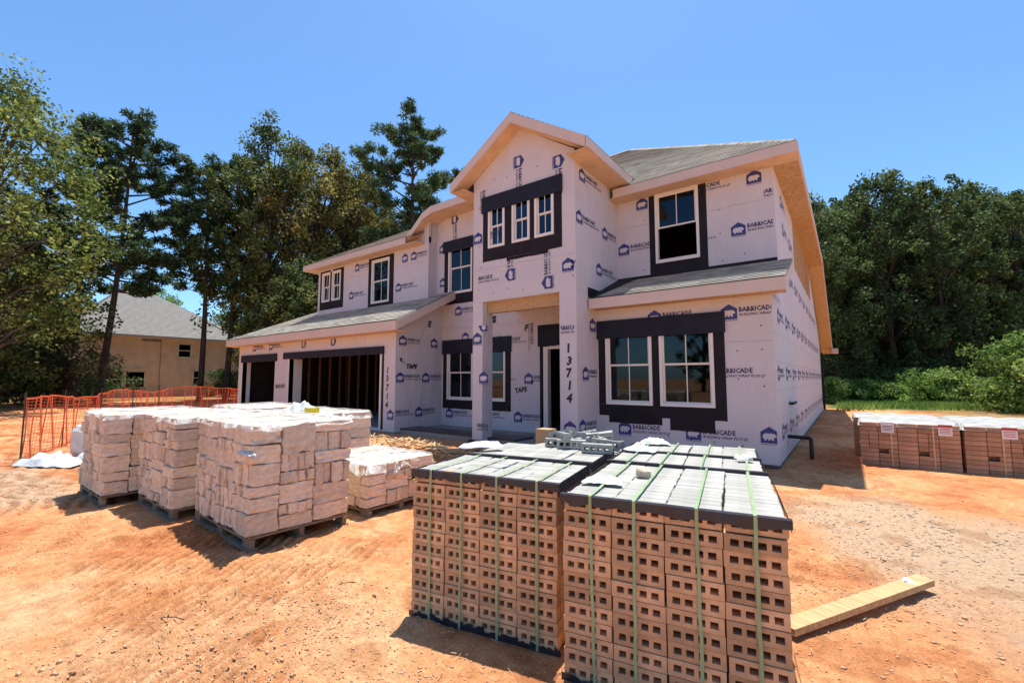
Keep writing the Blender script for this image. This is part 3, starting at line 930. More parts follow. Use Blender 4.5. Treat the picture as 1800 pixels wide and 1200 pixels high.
# handwriting in black marker
def scribble(s, plane, v, h, z, size, bold=0.004, rot=0, shear=0.15, label=None, jit=0.0):
    tv, tf = text_geo(s, size, bold, shear)
    me = bpy.data.meshes.new('marker_writing')
    me.from_pydata([(a, -0.005, b) for a, b in tv], [], tf)
    me.materials.append(M['marker'])
    if plane == 'Y':
        loc = (h - HO[0], v - HO[1], z); r = (0, R(rot), 0)
    else:
        loc = (v - HO[0], h - HO[1], z); r = (R(rot), 0, R(90))
    o = link_mesh('marker_writing', me, house, loc, r)
    if label: o['label'] = label
    return o
for k, ch in enumerate('13714'):
    scribble(ch, 'Y', C, -4.50 + 0.012 * (k % 2), 2.02 - 0.245 * k, 0.24, 0.010, rot=(-4, 5, -3, 3, 6)[k], shear=0.1)
    scribble(ch, 'Y', E, -10.21 + 0.01 * (k % 2), 1.66 - 0.24 * k, 0.24, 0.007, rot=(5, -4, 2, 4, -3)[k])
scribble('TAPE', 'X', -9.81, 8.16, 1.78, 0.17, 0.009, rot=6)
scribble('TAPE', 'Y', F, -7.06, 1.12, 0.17, 0.009, rot=-8)
scribble('WOOD', 'Y', E, -16.50, 1.14, 0.20, 0.009, rot=-3); scribble('K/S', 'Y', F, -8.05, 3.02, 0.24, 0.02, rot=-6); scribble('E', 'X', -9.81, 8.95, 3.02, 0.24, 0.012); scribble('F', 'Y', F, -6.75, 2.75, 0.22, 0.012)
MB().prism([(-9.805, 7.98, 2.02), (-9.805, 8.12, 1.93), (-9.805, 8.12, 1.91), (-9.805, 7.98, 2.0)], (0.001, 0, 0)).prism([(-9.805, 7.93, 2.05), (-9.805, 8.03, 2.08), (-9.805, 8.0, 1.93)], (0.001, 0, 0)).build('marker_writing', M['marker'], house)
MB().prism([(-6.55, F - .005, 1.38), (-6.47, F - .005, 1.45), (-6.45, F - .005, 1.43), (-6.53, F - .005, 1.34)], (0, -.001, 0)).build('marker_writing', M['marker'], house)
# cap nails
nb = MB()
def nails_y(y, x0, x1, z0, z1, holes=()):
    for x in np.arange(x0 + .2, x1 - .05, 0.41):
        for z in np.arange(z0 + .2, z1 - .05, 0.52):
            if random.random() < .6 and not any(a - .1 < x < b + .1 and c - .1 < z < d + .1 for a, b, c, d in holes):
                xx, zz = x + random.uniform(-.03, .03), z + random.uniform(-.08, .08)
                r = 0.011
                nb.box(xx - r, xx + r, y - 0.004, y - 0.0005, zz - r, zz + r)
nails_y(A, -4.2, XR, .2, 2.9, [(-4.2, -1.7, .6, 2.7)]); nails_y(B, -4.2, XR, 3.8, 5.6, [(-3.4, -2.2, 3.8, 5.8)])
nails_y(D, -16.3, -10.2, 4, 5.7, [(-16.2, -14.6, 4, 5.6), (-13.1, -11.7, 3.9, 5.6)]); nails_y(C, -7, -4.25, 3.3, 6.2, [(-6.7, -4.56, 4.1, 5.7)])
nails_y(F, -10, -4.4, .3, 3.2, [(-9.8, -7.2, .6, 2.6), (-6.3, -5, 0, 3)])
for y in np.arange(9.0, 24, .5):
    for z in np.arange(.3, 3, .5):
        nb.box(XR + .0005, XR + .004, y - .011, y + .011, z - .011, z + .011)
nb.build('cap_nails', M['marker'], house, kind='stuff')
# wrap overlaps: thin raised strips where one sheet laps another
MB().box(-1.55 + .5, XR, B - 0.0025, B - 0.0005, 3.7, 5.6).box(-4.2, XR, A - 0.002, A - .0004, 2.84, 2.97).build('wrap_lap', M['wrap'], house)

sm_ = MB()
for (x0_, x1_, y_, z_) in ((-1.72, XR, A, 2.13), (-9.7, -6.4, F, 2.98), (-6.95, -4.3, C, 4.02), (-14.6, -13.14, D, 5.12), (-11.73, -10.15, D, 5.12), (-2.2, XR - .02, B, 5.02), (-4.2, -3.48, B, 5.02)):
    n_ = 24
    for i in range(n_):
        a_, b_ = x0_ + (x1_ - x0_) * i / n_, x0_ + (x1_ - x0_) * (i + 1) / n_
        sg = lambda t: .012 * math.sin(t * 3.1) + .006 * math.sin(t * 11)
        sm_.poly([(a_, y_ - .0016, z_ + .03), (b_, y_ - .0016, z_ + .03), (b_, y_ - .011, z_ + sg(b_)), (a_, y_ - .011, z_ + sg(a_))])
        sm_.poly([(a_, y_ - .011, z_ + sg(a_)), (b_, y_ - .011, z_ + sg(b_)), (b_, y_ - .0016, z_ - .004 + sg(b_)), (a_, y_ - .0016, z_ - .004 + sg(a_))])
sm_.build('wrap_lap', M['wrap'], house, kind='stuff')
# loose drooping wrap ends under the lower right eave and at the corner
fl = MB()
for k in range(9):
    y_ = A + .05 + k * .12
    fl.poly([(XR + .003, y_, 3.02), (XR + .02 + .03 * (k % 2), y_ + .06, 2.9 - .05 * (k % 3)), (XR + .003, y_ + .12, 3.04)])
fl.build('wrap_fold', M['wrap'], house, kind='stuff')

# ---- roofs with stepped courses
def clip_poly(pts, key, lo, hi):
    def cut(ps, f):
        o_ = []
        for i in range(len(ps)):
            a, b = ps[i], ps[(i + 1) % len(ps)]
            fa, fb = f(a), f(b)
            if fa >= 0: o_.append(a)
            if (fa >= 0) != (fb >= 0): o_.append(a + (b - a) * (fa / (fa - fb)))
        return o_
    ps = cut(pts, lambda p: key(p) - lo)
    return cut(ps, lambda p: hi - key(p)) if len(ps) > 2 else []
def roof_plane(mb, pts, course=0.145, lift=0.018):
    pts = [Vector(p) for p in pts]
    n = (pts[1] - pts[0]).cross(pts[2] - pts[0]).normalized()
    if n.z < 0: n = -n; pts = pts[::-1]
    up = (Vector((0, 0, 1)) - n * n.z).normalized()
    s = [p.dot(up) for p in pts]
    s0, s1 = min(s), max(s)
    k = s0
    while k < s1 - 1e-4:
        ps = clip_poly(pts, lambda p: p.dot(up), k, min(k + course, s1))
        if len(ps) > 2:
            q = [p + n * lift * (1 - (p.dot(up) - k) / course) for p in ps]
            mb.poly(q)
            low = [p for p in ps if abs(p.dot(up) - k) < 1e-5]
            if len(low) == 2 and k > s0:
                mb.poly([low[0], low[1], low[1] + n * lift, low[0] + n * lift])
        k += course
    mb.poly([p - n * 0.03 for p in pts])
def hip_roof(x0, x1, y0, y1, z, p, sides='FBLR', name='roof'):
    d = (y1 - y0) / 2
    zr_ = z + p * d; ym = y0 + d
    a, b, c, e = (x0, y0, z), (x1, y0, z), (x1, y1, z), (x0, y1, z)
    r0, r1 = (x0 + d, ym, zr_), (x1 - d, ym, zr_)
    mb = MB()
    if r1[0] < r0[0]: r0 = r1 = ((x0 + x1) / 2, ym, zr_)
    if 'F' in sides: roof_plane(mb, [a, b, r1, r0])
    if 'B' in sides: roof_plane(mb, [c, e, r0, r1])
    if 'L' in sides: roof_plane(mb, [e, a, r0])
    if 'R' in sides: roof_plane(mb, [b, c, r1])
    return mb.build(name, M['shingle'], house)
mb = MB()
q70 = lambda y: 5.87 + .70 * (y - 9.45)
roof_plane(mb, [(-6.9, 9.45, 5.87), (-0.55, 9.45, 5.87), (-5.8, 14.7, q70(14.7)), (-6.9, 14.7, q70(14.7))])
roof_plane(mb, [(-8.6, 9.9, q70(9.9)), (-6.9, 9.9, q70(9.9)), (-6.9, 14.7, q70(14.7)), (-7.4, 14.7, q70(14.7)), (-8.6, 13.5, q70(13.5))])
roof_plane(mb, [(-0.55, 9.45, 5.87), (-0.55, 19.95, 5.87), (-5.8, 14.7, q70(14.7))])
roof_plane(mb, [(-8.6, 19.95, 5.87), (-0.55, 19.95, 5.87), (-5.8, 14.7, q70(14.7)), (-7.4, 14.7, q70(14.7))])
mb.build('roof', M['shingle'], house)
mb = MB()
q58 = lambda y: 5.87 + .58 * (y - 8.85)
roof_plane(mb, [(-16.80, 8.85, 5.87), (-10.3, 8.85, 5.87), (-10.3, 14.4, q58(14.4)), (-11.25, 14.4, q58(14.4))])
roof_plane(mb, [(-10.3, 9.75, q58(9.75)), (-6.5, 9.75, q58(9.75)), (-6.5, 14.4, q58(14.4)), (-10.3, 14.4, q58(14.4))])
roof_plane(mb, [(-16.80, 8.85, 5.87), (-11.25, 14.4, q58(14.4)), (-16.80, 19.95, 5.87)])
roof_plane(mb, [(-16.80, 19.95, 5.87), (-11.25, 14.4, q58(14.4)), (-6.5, 14.4, q58(14.4)), (-6.5, 19.95, 5.87)])
mb.build('roof', M['shingle'], house)
# rear lean-to roof on the right side
mb = MB(); roof_plane(mb, [(-8, 19.6, 5.9), (-0.55, 19.6, 5.9), (-0.55, 27.2, 2.98), (-8, 27.2, 2.98)]); mb.build('roof', M['shingle'], house)
# garage roof
mb = MB()
pz = lambda y: 3.03 + 0.5 * (y - 7.4)
roof_plane(mb, [(-19.78, 7.4, 3.03), (-9.3, 7.4, 3.03), (-9.3, D - .01, pz(D)), (-16.345, D - .01, pz(D)), (-16.345, 10.84, pz(10.84))])
roof_plane(mb, [(-19.78, 7.4, 3.03), (-16.345, 10.84, pz(10.84)), (-16.345, 14, pz(10.84)), (-19.78, 17, 3.03)])
roof_plane(mb, [(-10.1, D - .005, pz(D)), (-9.3, D - .005, pz(D)), (-9.3, F - .002, pz(F)), (-10.1, F - .002, pz(F))])
mb.build('roof', M['shingle'], house)
# lower roof over the right block
mb = MB(); roof_plane(mb, [(-4.25, 8.3, 3.15), (-0.72, 8.3, 3.15), (-0.72, B, 3.15 + .4 * 1.55), (-4.25, B, 3.15 + .4 * 1.55)])
mb.build('roof', M['shingle'], house)
MB().box(-4.25, XR, B - .012, B - .004, 3.70, 3.84).box(-4.25 + .002, -4.25 + .01, 8.3, B - .02, 3.2, 3.4).build('flashing_tape', M['tape'], house)
MB().prism([(-4.24, 8.35, 3.18), (-4.24, B - .02, 3.80), (-3.75, B - .02, 3.80), (-4.1, 8.35, 3.18)], (0, 0, 0.012)).build('tower_shadow_sheet', M['tape'], house)  # dark sheet laid on the roof as the tower's cast shadow
# tower gable roof
xr_, yf = cxm, 7.45
ze, za = 6.17, 7.31
mb = MB()
roof_plane(mb, [(-7.42, yf, ze - .02), (xr_, yf, za), (xr_, 12.4, za), (-7.42, 12.4, ze - .02)])
roof_plane(mb, [(xr_, yf, za), (-3.80, yf, ze - .02), (-3.80, 12.4, ze - .02), (xr_, 12.4, za)])
mb.build('roof', M['shingle'], house)
# dormer with the raised flat top left of the tower
prof = [(-11.0, 5.84), (-10.55, 6.12), (-10.10, 6.50), (-9.75, 6.62), (-6.9, 6.66)]
mb = MB()
for (xa, za_), (xb, zb_) in zip(prof, prof[1:]):
    roof_plane(mb, [(xa, 8.93, za_ + .01), (xb, 8.93, zb_ + .01), (xb, 11.0, zb_ + .02), (xa, 11.0, za_ + .02)], 5)
mb.build('roof', M['shingle'], house)
# ridge caps
MB().tube([(-5.8, 14.7, 9.55), (-7.3, 14.7, 9.55)], .06, 4).tube([(-.58, 9.5, 5.88), (-5.8, 14.7, 9.56)], .05, 4).tube([(xr_, yf, za + .005), (xr_, 11.4, za + .005)], .035, 4).build('ridge_cap', M['shingle'], house)

# ---- fascias and soffits
def fascia(pts_list, name='fascia'):
    mb = MB()
    for a in pts_list: mb.box(*a)
    return mb.build(name, M['primed'], house)
# upper right
fascia([(-4.15, -0.55, 9.42, 9.45, 5.66, 5.86)]); fascia([(-0.55, -0.52, 9.42, 19.7, 5.66, 5.86)])
MB().box(-4.25, -0.552, 9.452, B - .002, 5.655, 5.675).build('soffit', M['soffit'], house)
MB().box(XR + .002, -0.552, B, 19.7, 5.655, 5.675).build('soffit', M['osb'], house)
MB().prism([(-0.55, 19.7, 5.66), (-0.55, 19.7, 5.87), (-0.55, 27.2, 2.97), (-0.55, 27.2, 2.76)], (0.03, 0, 0)).build('rake_board', M['primed'], house)
MB().prism([(XR + .002, 19.71, 5.64), (-.552, 19.71, 5.64), (-.552, 27.1, 2.76), (XR + .002, 27.1, 2.76)], (0, 0, 0.02)).build('soffit', M['osb'], house)
MB().box(-8, -0.3, 27.2, 27.23, 2.72, 2.94).box(-.55, -.3, 26.4, 27.2, 2.72, 2.94).build('fascia', M['primed'], house)
MB().box(XR - .05, XR + .05, 26.6, 26.75, 0, 2.75).box(-4, XR, 25.02, 25.1, 0.06, 3.2, 0).build('rear_recess_shade', M['pipe'], house)  # black post and end panel stand in for the shaded rear recess
# bare framing showing under the eave on the side wall
MB().box(XR + .002, XR + .008, 13.6, 19.65, 4.35, 5.60).build('sheathing_panel', M['osb'], house)
for y in np.arange(13.8, 19.6, .6):
    MB().box(XR + .009, XR + .03, y, y + .05, 4.35, 5.60).build('stud', M['osb'], house)
# garage and lower roofs
fascia([(-19.80, -9.30, 7.37, 7.40, 2.76, 3.01)]); fascia([(-19.83, -19.80, 7.37, 16.5, 2.80, 3.0)])
MB().box(-19.79, -9.302, 7.402, E - .002, 2.75, 2.77).build('soffit', M['soffit'], house)
MB().prism([(-9.30, 7.402, 3.02), (-9.30, F - .01, pz(F) - .01), (-9.30, F - .01, pz(F) - .24), (-9.30, 7.402, 2.77)], (0.03, 0, 0)).build('rake_board', M['primed'], house)
MB().prism([(-9.302, 7.42, 2.78), (-9.302, F - .01, pz(F) - .23), (-9.808, F - .01, pz(F) - .23), (-9.808, 7.42, 2.78)], (0, 0, .02)).build('soffit', M['soffit'], house)
fascia([(-4.22, -0.72, 8.27, 8.30, 2.93, 3.14)])
MB().box(-4.25, -0.75, 8.302, A - .002, 2.945, 2.965).build('soffit', M['osb'], house)
MB().prism([(-0.75, 8.302, 2.94), (-0.75, 8.302, 3.14), (-0.75, B, 3.74), (-0.75, B, 3.54)], (0.03, 0, 0)).build('rake_board', M['primed'], house)
# upper left eave
fascia([(-16.80, -10.75, 8.82, 8.85, 5.66, 5.86)]); fascia([(-16.83, -16.80, 8.82, 19.9, 5.66, 5.86)])
MB().box(-16.79, -10.3, 8.852, D - .002, 5.65, 5.67).box(-16.79, -16.345, D, 19.9, 5.65, 5.67).build('soffit', M['soffit'], house)
# dormer trim
mb = MB()
for (xa, za_), (xb, zb_) in zip(prof, prof[1:]):
    mb.prism([(xa, 8.90, za_ - .20), (xb, 8.90, zb_ - .22), (xb, 8.90, zb_), (xa, 8.90, za_)], (0, .03, 0))
mb.build('fascia', M['primed'], house)
mb = MB()
for (xa, za_), (xb, zb_) in zip(prof, prof[1:]):
    mb.prism([(xa, 8.932, za_ - .20), (xb, 8.932, zb_ - .20), (xb, F - .003, zb_ - .20), (xa, F - .003, za_ - .20)], (0, 0, .02))
mb.build('soffit', M['soffit'], house)
# wall piece in front of the dormer soffit on the upper left wall side
MB().prism([(-10.75, D - .001, 5.67), (-10.1, D - .001, 5.67), (-10.1, D - .001, 6.34), (-10.5, D - .001, 5.95)], (0, .1, 0)).build('wall', M['wrap'], house)
# tower rakes
for x0_, z0_, x1_, z1_ in ((-7.42, ze, xr_, za), (xr_, za, -3.80, ze)):
    MB().prism([(x0_, 7.42, z0_ - .24), (x1_, 7.42, z1_ - .24), (x1_, 7.42, z1_ - .01), (x0_, 7.42, z0_ - .01)], (0, .03, 0)).build('rake_board', M['primed'], house)
    MB().prism([(x0_, 7.452, z0_ - .23), (x1_, 7.452, z1_ - .23), (x1_, C - .002, z1_ - .23), (x0_, C - .002, z0_ - .23)], (0, 0, .02)).build('soffit', M['soffit'], house)
fascia([(-3.81, -3.78, 7.42, 9.72, ze - .22, ze - .03)]); fascia([(-7.45, -7.42, 7.42, 9.5, ze - .22, ze - .03)])
MB().box(-4.248, -3.812, 7.46, 9.6, ze - .24, ze - .22).build('soffit', M['soffit'], house)
MB().box(-7.418, -7.002, 7.46, 9.5, ze - .24, ze - .22).build('soffit', M['soffit'], house)

# drain pipe leaving the side wall
pp = MB().tube([(XR - .02, 10.08, 0.40), (-0.62, 10.05, 0.40), (-0.60, 10.05, 0.38), (-0.60, 10.05, -0.02)], 0.035, 8).build('drain_pipe', M['pipe'], house)
MB().tube([(XR, 10.6, 1.0), (-0.9, 10.6, 1.0), (-.9, 11.2, 1.0)], .03, 6).build('pipe_stub', M['pipe'], house)
# white tarp-like boards inside the garage
g = MB().box(-13.2, -10.7, 11.2, 12.4, SL, 0.72).build('board_stack', M['concrete'])
tag(g, 'low stack of grey boards standing inside the open double garage', 'board stack')

# ================================================================== BRICK STACKS
BW, BD, BH = 0.241, 0.069, 0.0705
def cored_brick_mesh(name, mats):
    mb = MB()
    w, d, h = BW, BD, BH
    hw, hh = 0.034, 0.030
    cx = [w * (0.17 + 0.22 * k) for k in range(4)]
    zl, zh = h / 2 - hh / 2, h / 2 + hh / 2
    rng_ = random.Random(1)
    for y in (0, d):
        mb.poly([(0, y, 0), (w, y, 0), (w, y, zl), (0, y, zl)]); mb.poly([(0, y, zh), (w, y, zh), (w, y, h), (0, y, h)])
        e = [0]
        for c in cx: e += [c - hw / 2, c + hw / 2]
        e.append(w)
        for k in range(0, len(e), 2):
            mb.poly([(e[k], y, zl), (e[k + 1], y, zl), (e[k + 1], y, zh), (e[k], y, zh)])
    for c in cx:
        a, b = c - hw / 2, c + hw / 2
        mb.poly([(a, 0, zl), (b, 0, zl), (b, d, zl), (a, d, zl)], 1); mb.poly([(a, 0, zh), (b, 0, zh), (b, d, zh), (a, d, zh)], 1)
        mb.poly([(a, 0, zl), (a, d, zl), (a, d, zh), (a, 0, zh)], 1); mb.poly([(b, 0, zl), (b, d, zl), (b, d, zh), (b, 0, zh)], 1)
    mb.poly([(0, 0, 0), (w, 0, 0), (w, d, 0), (0, d, 0)]); mb.poly([(0, 0, h), (w, 0, h), (w, d, h), (0, d, h)])
    mb.poly([(0, 0, 0), (0, d, 0), (0, d, h), (0, 0, h)]); mb.poly([(w, 0, 0), (w, d, 0), (w, d, h), (w, 0, h)])
    me = mb.mesh(name, mats)
    return me
def plain_brick_mesh(name, m, w=BW, d=BD, h=BH, bev=0.004):
    bm = bmesh.new()
    bmesh.ops.create_cube(bm, size=1, matrix=Matrix.Translation((w / 2, d / 2, h / 2)) @ Matrix.Diagonal((w, d, h, 1)))
    bmesh.ops.bevel(bm, geom=bm.edges[:], offset=bev, segments=1, affect='EDGES')
    me = bpy.data.meshes.new(name); bm.to_mesh(me); bm.free(); me.materials.append(m)
    return me
ME_CORED = cored_brick_mesh('cored_brick', [M['brick'], M['brick']])
ME_CORED_GREY = cored_brick_mesh('cored_brick_grey', [M['brick_top'], M['brick_top']])
ME_TOP = plain_brick_mesh('top_brick', M['brick_top'])
ME_SIDE = plain_brick_mesh('side_brick', M['brick'])
ME_RED = plain_brick_mesh('red_brick', M['brick_red'], 0.243, 0.10, 0.068)
ME_REDEND = plain_brick_mesh('red_brick_end', M['brick_red'], 0.10, 0.243, 0.068)

def brick_stack(loc, rz, rows, ny, label, grp, front=True, band=True, film=False, tops=True, side_cols=True, group_n=7, straps=True, seed=0, top_jit=0.003):
    rg = random.Random(seed)
    root = empty('brick_stack', loc, label, 'brick stack', grp, rz)
    colp, rowp, dp = 0.2475, 0.0735, 0.0705
    zb = 0.02
    W = 4 * colp; Dp = ny * dp; H = zb + rows * rowp
    if front:
        for r in range(rows - 1):
            for c in range(4):
                o = link_mesh('brick', ME_CORED, root, (c * colp + rg.uniform(-.004, .003), rg.uniform(-.007, .004), zb + r * rowp + rg.uniform(0, .0015)), (rg.uniform(-.01, .01), rg.uniform(-.004, .004), rg.uniform(-.01, .01)))
    if side_cols:
        for r in range(rows - 1):
            for k in range(1, ny):
                o = link_mesh('brick', ME_SIDE, root, (3 * colp + rg.uniform(-.003, .003), k * dp, zb + r * rowp), (0, 0, rg.uniform(-.006, .006)))
    mb = MB()
    mb.box(0.004, 3 * colp - 0.004 if side_cols else W - .004, BD + .075, Dp - 0.004, 0.005, zb + (rows - 1) * rowp)
    mb.build('inner_bricks', M['brick'], root)
    if tops:
        zt = zb + (rows - 1) * rowp
        for c in range(4):
            y = 0.0
            gj = 0
            for k in range(ny):
                if k % group_n == 0:
                    gj = rg.uniform(-.004, .004); tilt = rg.uniform(-.008, .008); zz = rg.uniform(0, .006)
                gap = 0.004 if k % group_n else 0.0
                link_mesh('brick', ME_CORED if k == 0 and front else ME_TOP, root, (c * colp + gj + 0.003 + rg.uniform(-top_jit, top_jit), k * dp + (0.004 if k % group_n == 0 and k else 0), zt + zz + rg.uniform(0, top_jit * .6)), (0, tilt, rg.uniform(-top_jit, top_jit) * 2))
            # thin grey tops over the front cored row
        for c in range(4):
            MB().box(c * colp + .005, (c + 1) * colp - .008, .004, BD - .004, zt + BH + .0065, zt + BH + .0085).build('grey_top', M['brick_top'], root)
    if band:
        z1 = H + 0.010
        n = 28
        mbb = MB()
        xs = [-.015 + (W + .03) * i / n for i in range(n + 1)]
        lowz = [z1 - 0.034 - rg.uniform(0, .016) - (.012 if i % 7 in (2, 3) else 0) for i in range(n + 1)]
        for i in range(n):
            mbb.poly([(xs[i], -.012, lowz[i]), (xs[i + 1], -.012, lowz[i + 1]), (xs[i + 1], -.010, z1), (xs[i], -.010, z1)])
            mbb.poly([(xs[i], -.010, z1), (xs[i + 1], -.010, z1), (xs[i + 1], .020, z1 + .002), (xs[i], .020, z1 + .002)])
        ys = [-.012 + (Dp + .01) * i / 12 for i in range(13)]
        for i in range(12):
            a, b = z1 - .05 - rg.uniform(0, .02), z1 - .05 - rg.uniform(0, .02)
            mbb.poly([(W + .012, ys[i], a), (W + .012, ys[i + 1], b), (W + .004, ys[i + 1], z1), (W + .004, ys[i], z1)])
            mbb.poly([(-.012, ys[i], a), (-.012, ys[i + 1], b), (-.004, ys[i + 1], z1), (-.004, ys[i], z1)])
        mbb.build('plastic_band', M['bandplastic'], root)
        mbb = MB()
        for i in range(n):
            h0, h1 = .02 + rg.uniform(0, .03), .02 + rg.uniform(0, .03)
            mbb.poly([(xs[i], -.011, 0), (xs[i + 1], -.011, 0), (xs[i + 1], -.009, h1), (xs[i], -.009, h0)])
        mbb.build('plastic_base', M['bandplastic'], root)
    if straps:
        for c in range(4):
            x = (c + .5) * colp + rg.uniform(-.03, .03)
            w = .0075
            lean = rg.uniform(-.012, .012)
            mbb = MB()
            zt = H + .016
            N = 10
            for i in range(N):
                za_, zb_ = zt * i / N, zt * (i + 1) / N
                xa = x + lean * (1 - i / N) + .002 * math.sin(i * 2.1); xb = x + lean * (1 - (i + 1) / N) + .002 * math.sin((i + 1) * 2.1)
                mbb.poly([(xa - w, -.0145, za_), (xa + w, -.0145, za_), (xb + w, -.0145, zb_), (xb - w, -.0145, zb_)])
            yy = [-.0145 + (Dp + .02) * i / 10 for i in range(11)]
            for i in range(10):
                mbb.poly([(x - w, yy[i], zt + .002 * (i % 2)), (x + w, yy[i], zt + .002 * (i % 2)), (x + w, yy[i + 1], zt + .002 * ((i + 1) % 2)), (x - w, yy[i + 1], zt + .002 * ((i + 1) % 2))])
            mbb.build('strap', M['strap'], root)
    return root
GB = 'cored brick stacks in the foreground'
rz1, rz2 = R(10.8), R(11.5)
def fr(o, rz, u, v):
    return (o[0] + u * math.cos(rz) - v * math.sin(rz), o[1] + u * math.sin(rz) + v * math.cos(rz), 0.0)
o1, o2 = (-1.20, 2.04), (-2.30, 2.00)
brick_stack((*o1, 0), rz1, 12, 14, 'nearest and largest stack of cored orange bricks at the bottom right with green straps', GB, seed=1)
brick_stack(fr(o1, rz1, -.02, 1.04), rz1, 12, 7, 'middle brick stack of the right-hand row, directly behind the nearest one', GB, seed=2, front=False)
brick_stack(fr(o1, rz1, -.03, 1.58), rz1, 12, 8, 'rearmost brick stack of the right-hand row with crumpled film on top', GB, seed=3, front=False)
brick_stack((*o2, 0), rz2, 12, 9, 'front brick stack of the left-hand row with gappy tilted top bricks and green straps', GB, seed=4, group_n=4, top_jit=.006)
brick_stack(fr(o2, rz2, -.0, .70), rz2, 12, 10, 'second brick stack of the left-hand row half covered by loose bricks', GB, seed=5, front=False, straps=False, group_n=5, top_jit=.005)
brick_stack(fr(o2, rz2, 0, 1.46), rz2, 9, 12, 'low opened brick stack under the heap of loose grey bricks near the porch', GB, seed=6, front=False, straps=False, band=False, side_cols=True)
# loose bricks heaped on top
rg = random.Random(12)
for k in range(60):
    lay = 0 if k < 34 else (1 if k < 51 else 2)
    u = rg.uniform(-.02 + .18 * lay, .92 - .14 * lay); v = 1.30 + rg.uniform(.22 * lay, 0.95 - .12 * lay)
    z = (0.905 if v < 1.42 else 0.70) + lay * 0.08 + rg.uniform(0, .06)
    px_, py_, _ = fr(o2, rz2, u, v)
    o = link_mesh('loose_brick', ME_CORED_GREY, None, (px_, py_, z), (rg.choice([0, 0, R(90)]) + rg.uniform(-.15, .15), rg.uniform(-.2, .2), rg.uniform(-1.2, 1.2) + rz2))
    tag(o, 'loose grey cored brick in the heap, %s layer, %s, %s' % (('bottom', 'middle', 'top')[lay], 'left side' if u < .33 else ('centre' if u < .66 else 'right side'), 'near edge' if v < 1.75 else 'far edge'), 'brick', 'loose bricks in the heap')
for k, (u, v, a) in enumerate([(.42, 1.28, .1), (.47, 1.36, .12), (.80, 1.10, .05), (.55, 1.22, .2)]):
    px_, py_, _ = fr(o2, rz2, u, v)
    o = link_mesh('loose_brick', ME_CORED_GREY, None, (px_, py_, .908 + .001 * k), (0, 0, rz2 + a))
    tag(o, ['grey cored brick lying flat at the left end of the loose heap', 'grey cored brick lying behind the leftmost loose one', 'separate grey brick on the right edge of the second stack', 'grey cored brick between the loose heap and the second stack edge'][k], 'brick', 'loose bricks in the heap')

def rock_mesh(name, seed, m, n=2, amt=0.06, bev=0.09):
    rg = random.Random(seed)
    bm = bmesh.new()
    bmesh.ops.create_cube(bm, size=1)
    bmesh.ops.bevel(bm, geom=bm.edges[:], offset=bev * .45, segments=1, affect='EDGES')
    bmesh.ops.subdivide_edges(bm, edges=[e for e in bm.edges if e.calc_length() > .4], cuts=n, use_grid_fill=True)
    for v in bm.verts:
        k_ = sum(abs(c) > .40 for c in v.co)
        f = 1.25 if k_ >= 2 else .4
        v.co += Vector((rg.uniform(-amt, amt), rg.uniform(-amt, amt), rg.uniform(-amt, amt))) * f
    me = bpy.data.meshes.new(name); bm.to_mesh(me); bm.free(); me.materials.append(m)
    return me
ROCKS = [rock_mesh('stone_block', 100 + k, M['stone'], 2, 0.034, 0.07) for k in range(16)]
ch = link_mesh('stone_chip', rock_mesh('chip', 5, M['stone'], 2, .12, .3), None, fr(o1, rz1, .30, .60)[:2] + (.935,), (.3, .2, .4), (.085, .06, .05))
tag(ch, 'broken pale stone chunk lying on the nearest right brick stack top', 'stone')

# crumpled plastic / paper pieces
def crumple(name, loc, sx, sy, h, m, seed, rz=0, n=14, drape=0.0):
    rg = np.random.default_rng(seed)
    gx_, gy_ = np.meshgrid(np.linspace(-.5, .5, n), np.linspace(-.5, .5, n))
    zz = h * (fbm(gx_ * 5 + seed, gy_ * 5, 3, seed) + .8 * np.abs(np.sin(gx_ * 9 + 3 * gy_ + seed)) * vnoise(gx_ * 6, gy_ * 6, seed))
    jx = gx_ + .25 * (vnoise(gx_ * 3 + 9, gy_ * 3, seed) - .5); jy = gy_ + .25 * (vnoise(gx_ * 3, gy_ * 3 + 7, seed + 1) - .5)
    edge = np.maximum(np.abs(gx_), np.abs(gy_)) * 2
    zz = zz * np.clip(1.15 - edge ** 3, 0, 1)
    v = np.stack([(jx * sx).ravel(), (jy * sy).ravel(), zz.ravel()], 1)
    i_ = np.arange(n * n).reshape(n, n)
    q = np.stack([i_[:-1, :-1].ravel(), i_[:-1, 1:].ravel(), i_[1:, 1:].ravel(), i_[1:, :-1].ravel()], 1)
    me = np_mesh(name, v, q, [m])
    return link_mesh(name, me, None, loc, (0, 0, rz))
def onp1(u, v, dz=0): return fr(o1, rz1, u, v)[:2] + (.918 + dz,)
def onp2(u, v, dz=0): return fr(o2, rz2, u, v)[:2] + (.918 + dz,)
tag(crumple('plastic_scrap', onp1(.12, .33), .20, .16, .035, M['poly'], 3, .3), 'crumpled clear film scrap on the near left corner of the nearest brick stack', 'plastic')
tag(crumple('plastic_scrap', onp1(.12, 1.55), .22, .18, .05, M['poly'], 4, .1), 'white crumpled film lying at the left edge of the middle right brick stack', 'plastic')
tag(crumple('plastic_scrap', onp1(.16, 2.0), .24, .18, .05, M['poly'], 5, .5), 'white crumpled film on the rear left corner of the right brick row', 'plastic')
tag(crumple('plastic_scrap', onp1(.86, 1.45), .10, .08, .035, M['paper'], 6, .5), 'tiny torn paper on the right edge of the middle right brick stack', 'paper')
tag(crumple('paper_sheet', onp2(.02, .86, .015), .10, .34, .05, M['paper'], 7, -.65), 'white folded paper sticking up at the rear left corner of the left brick row', 'paper')
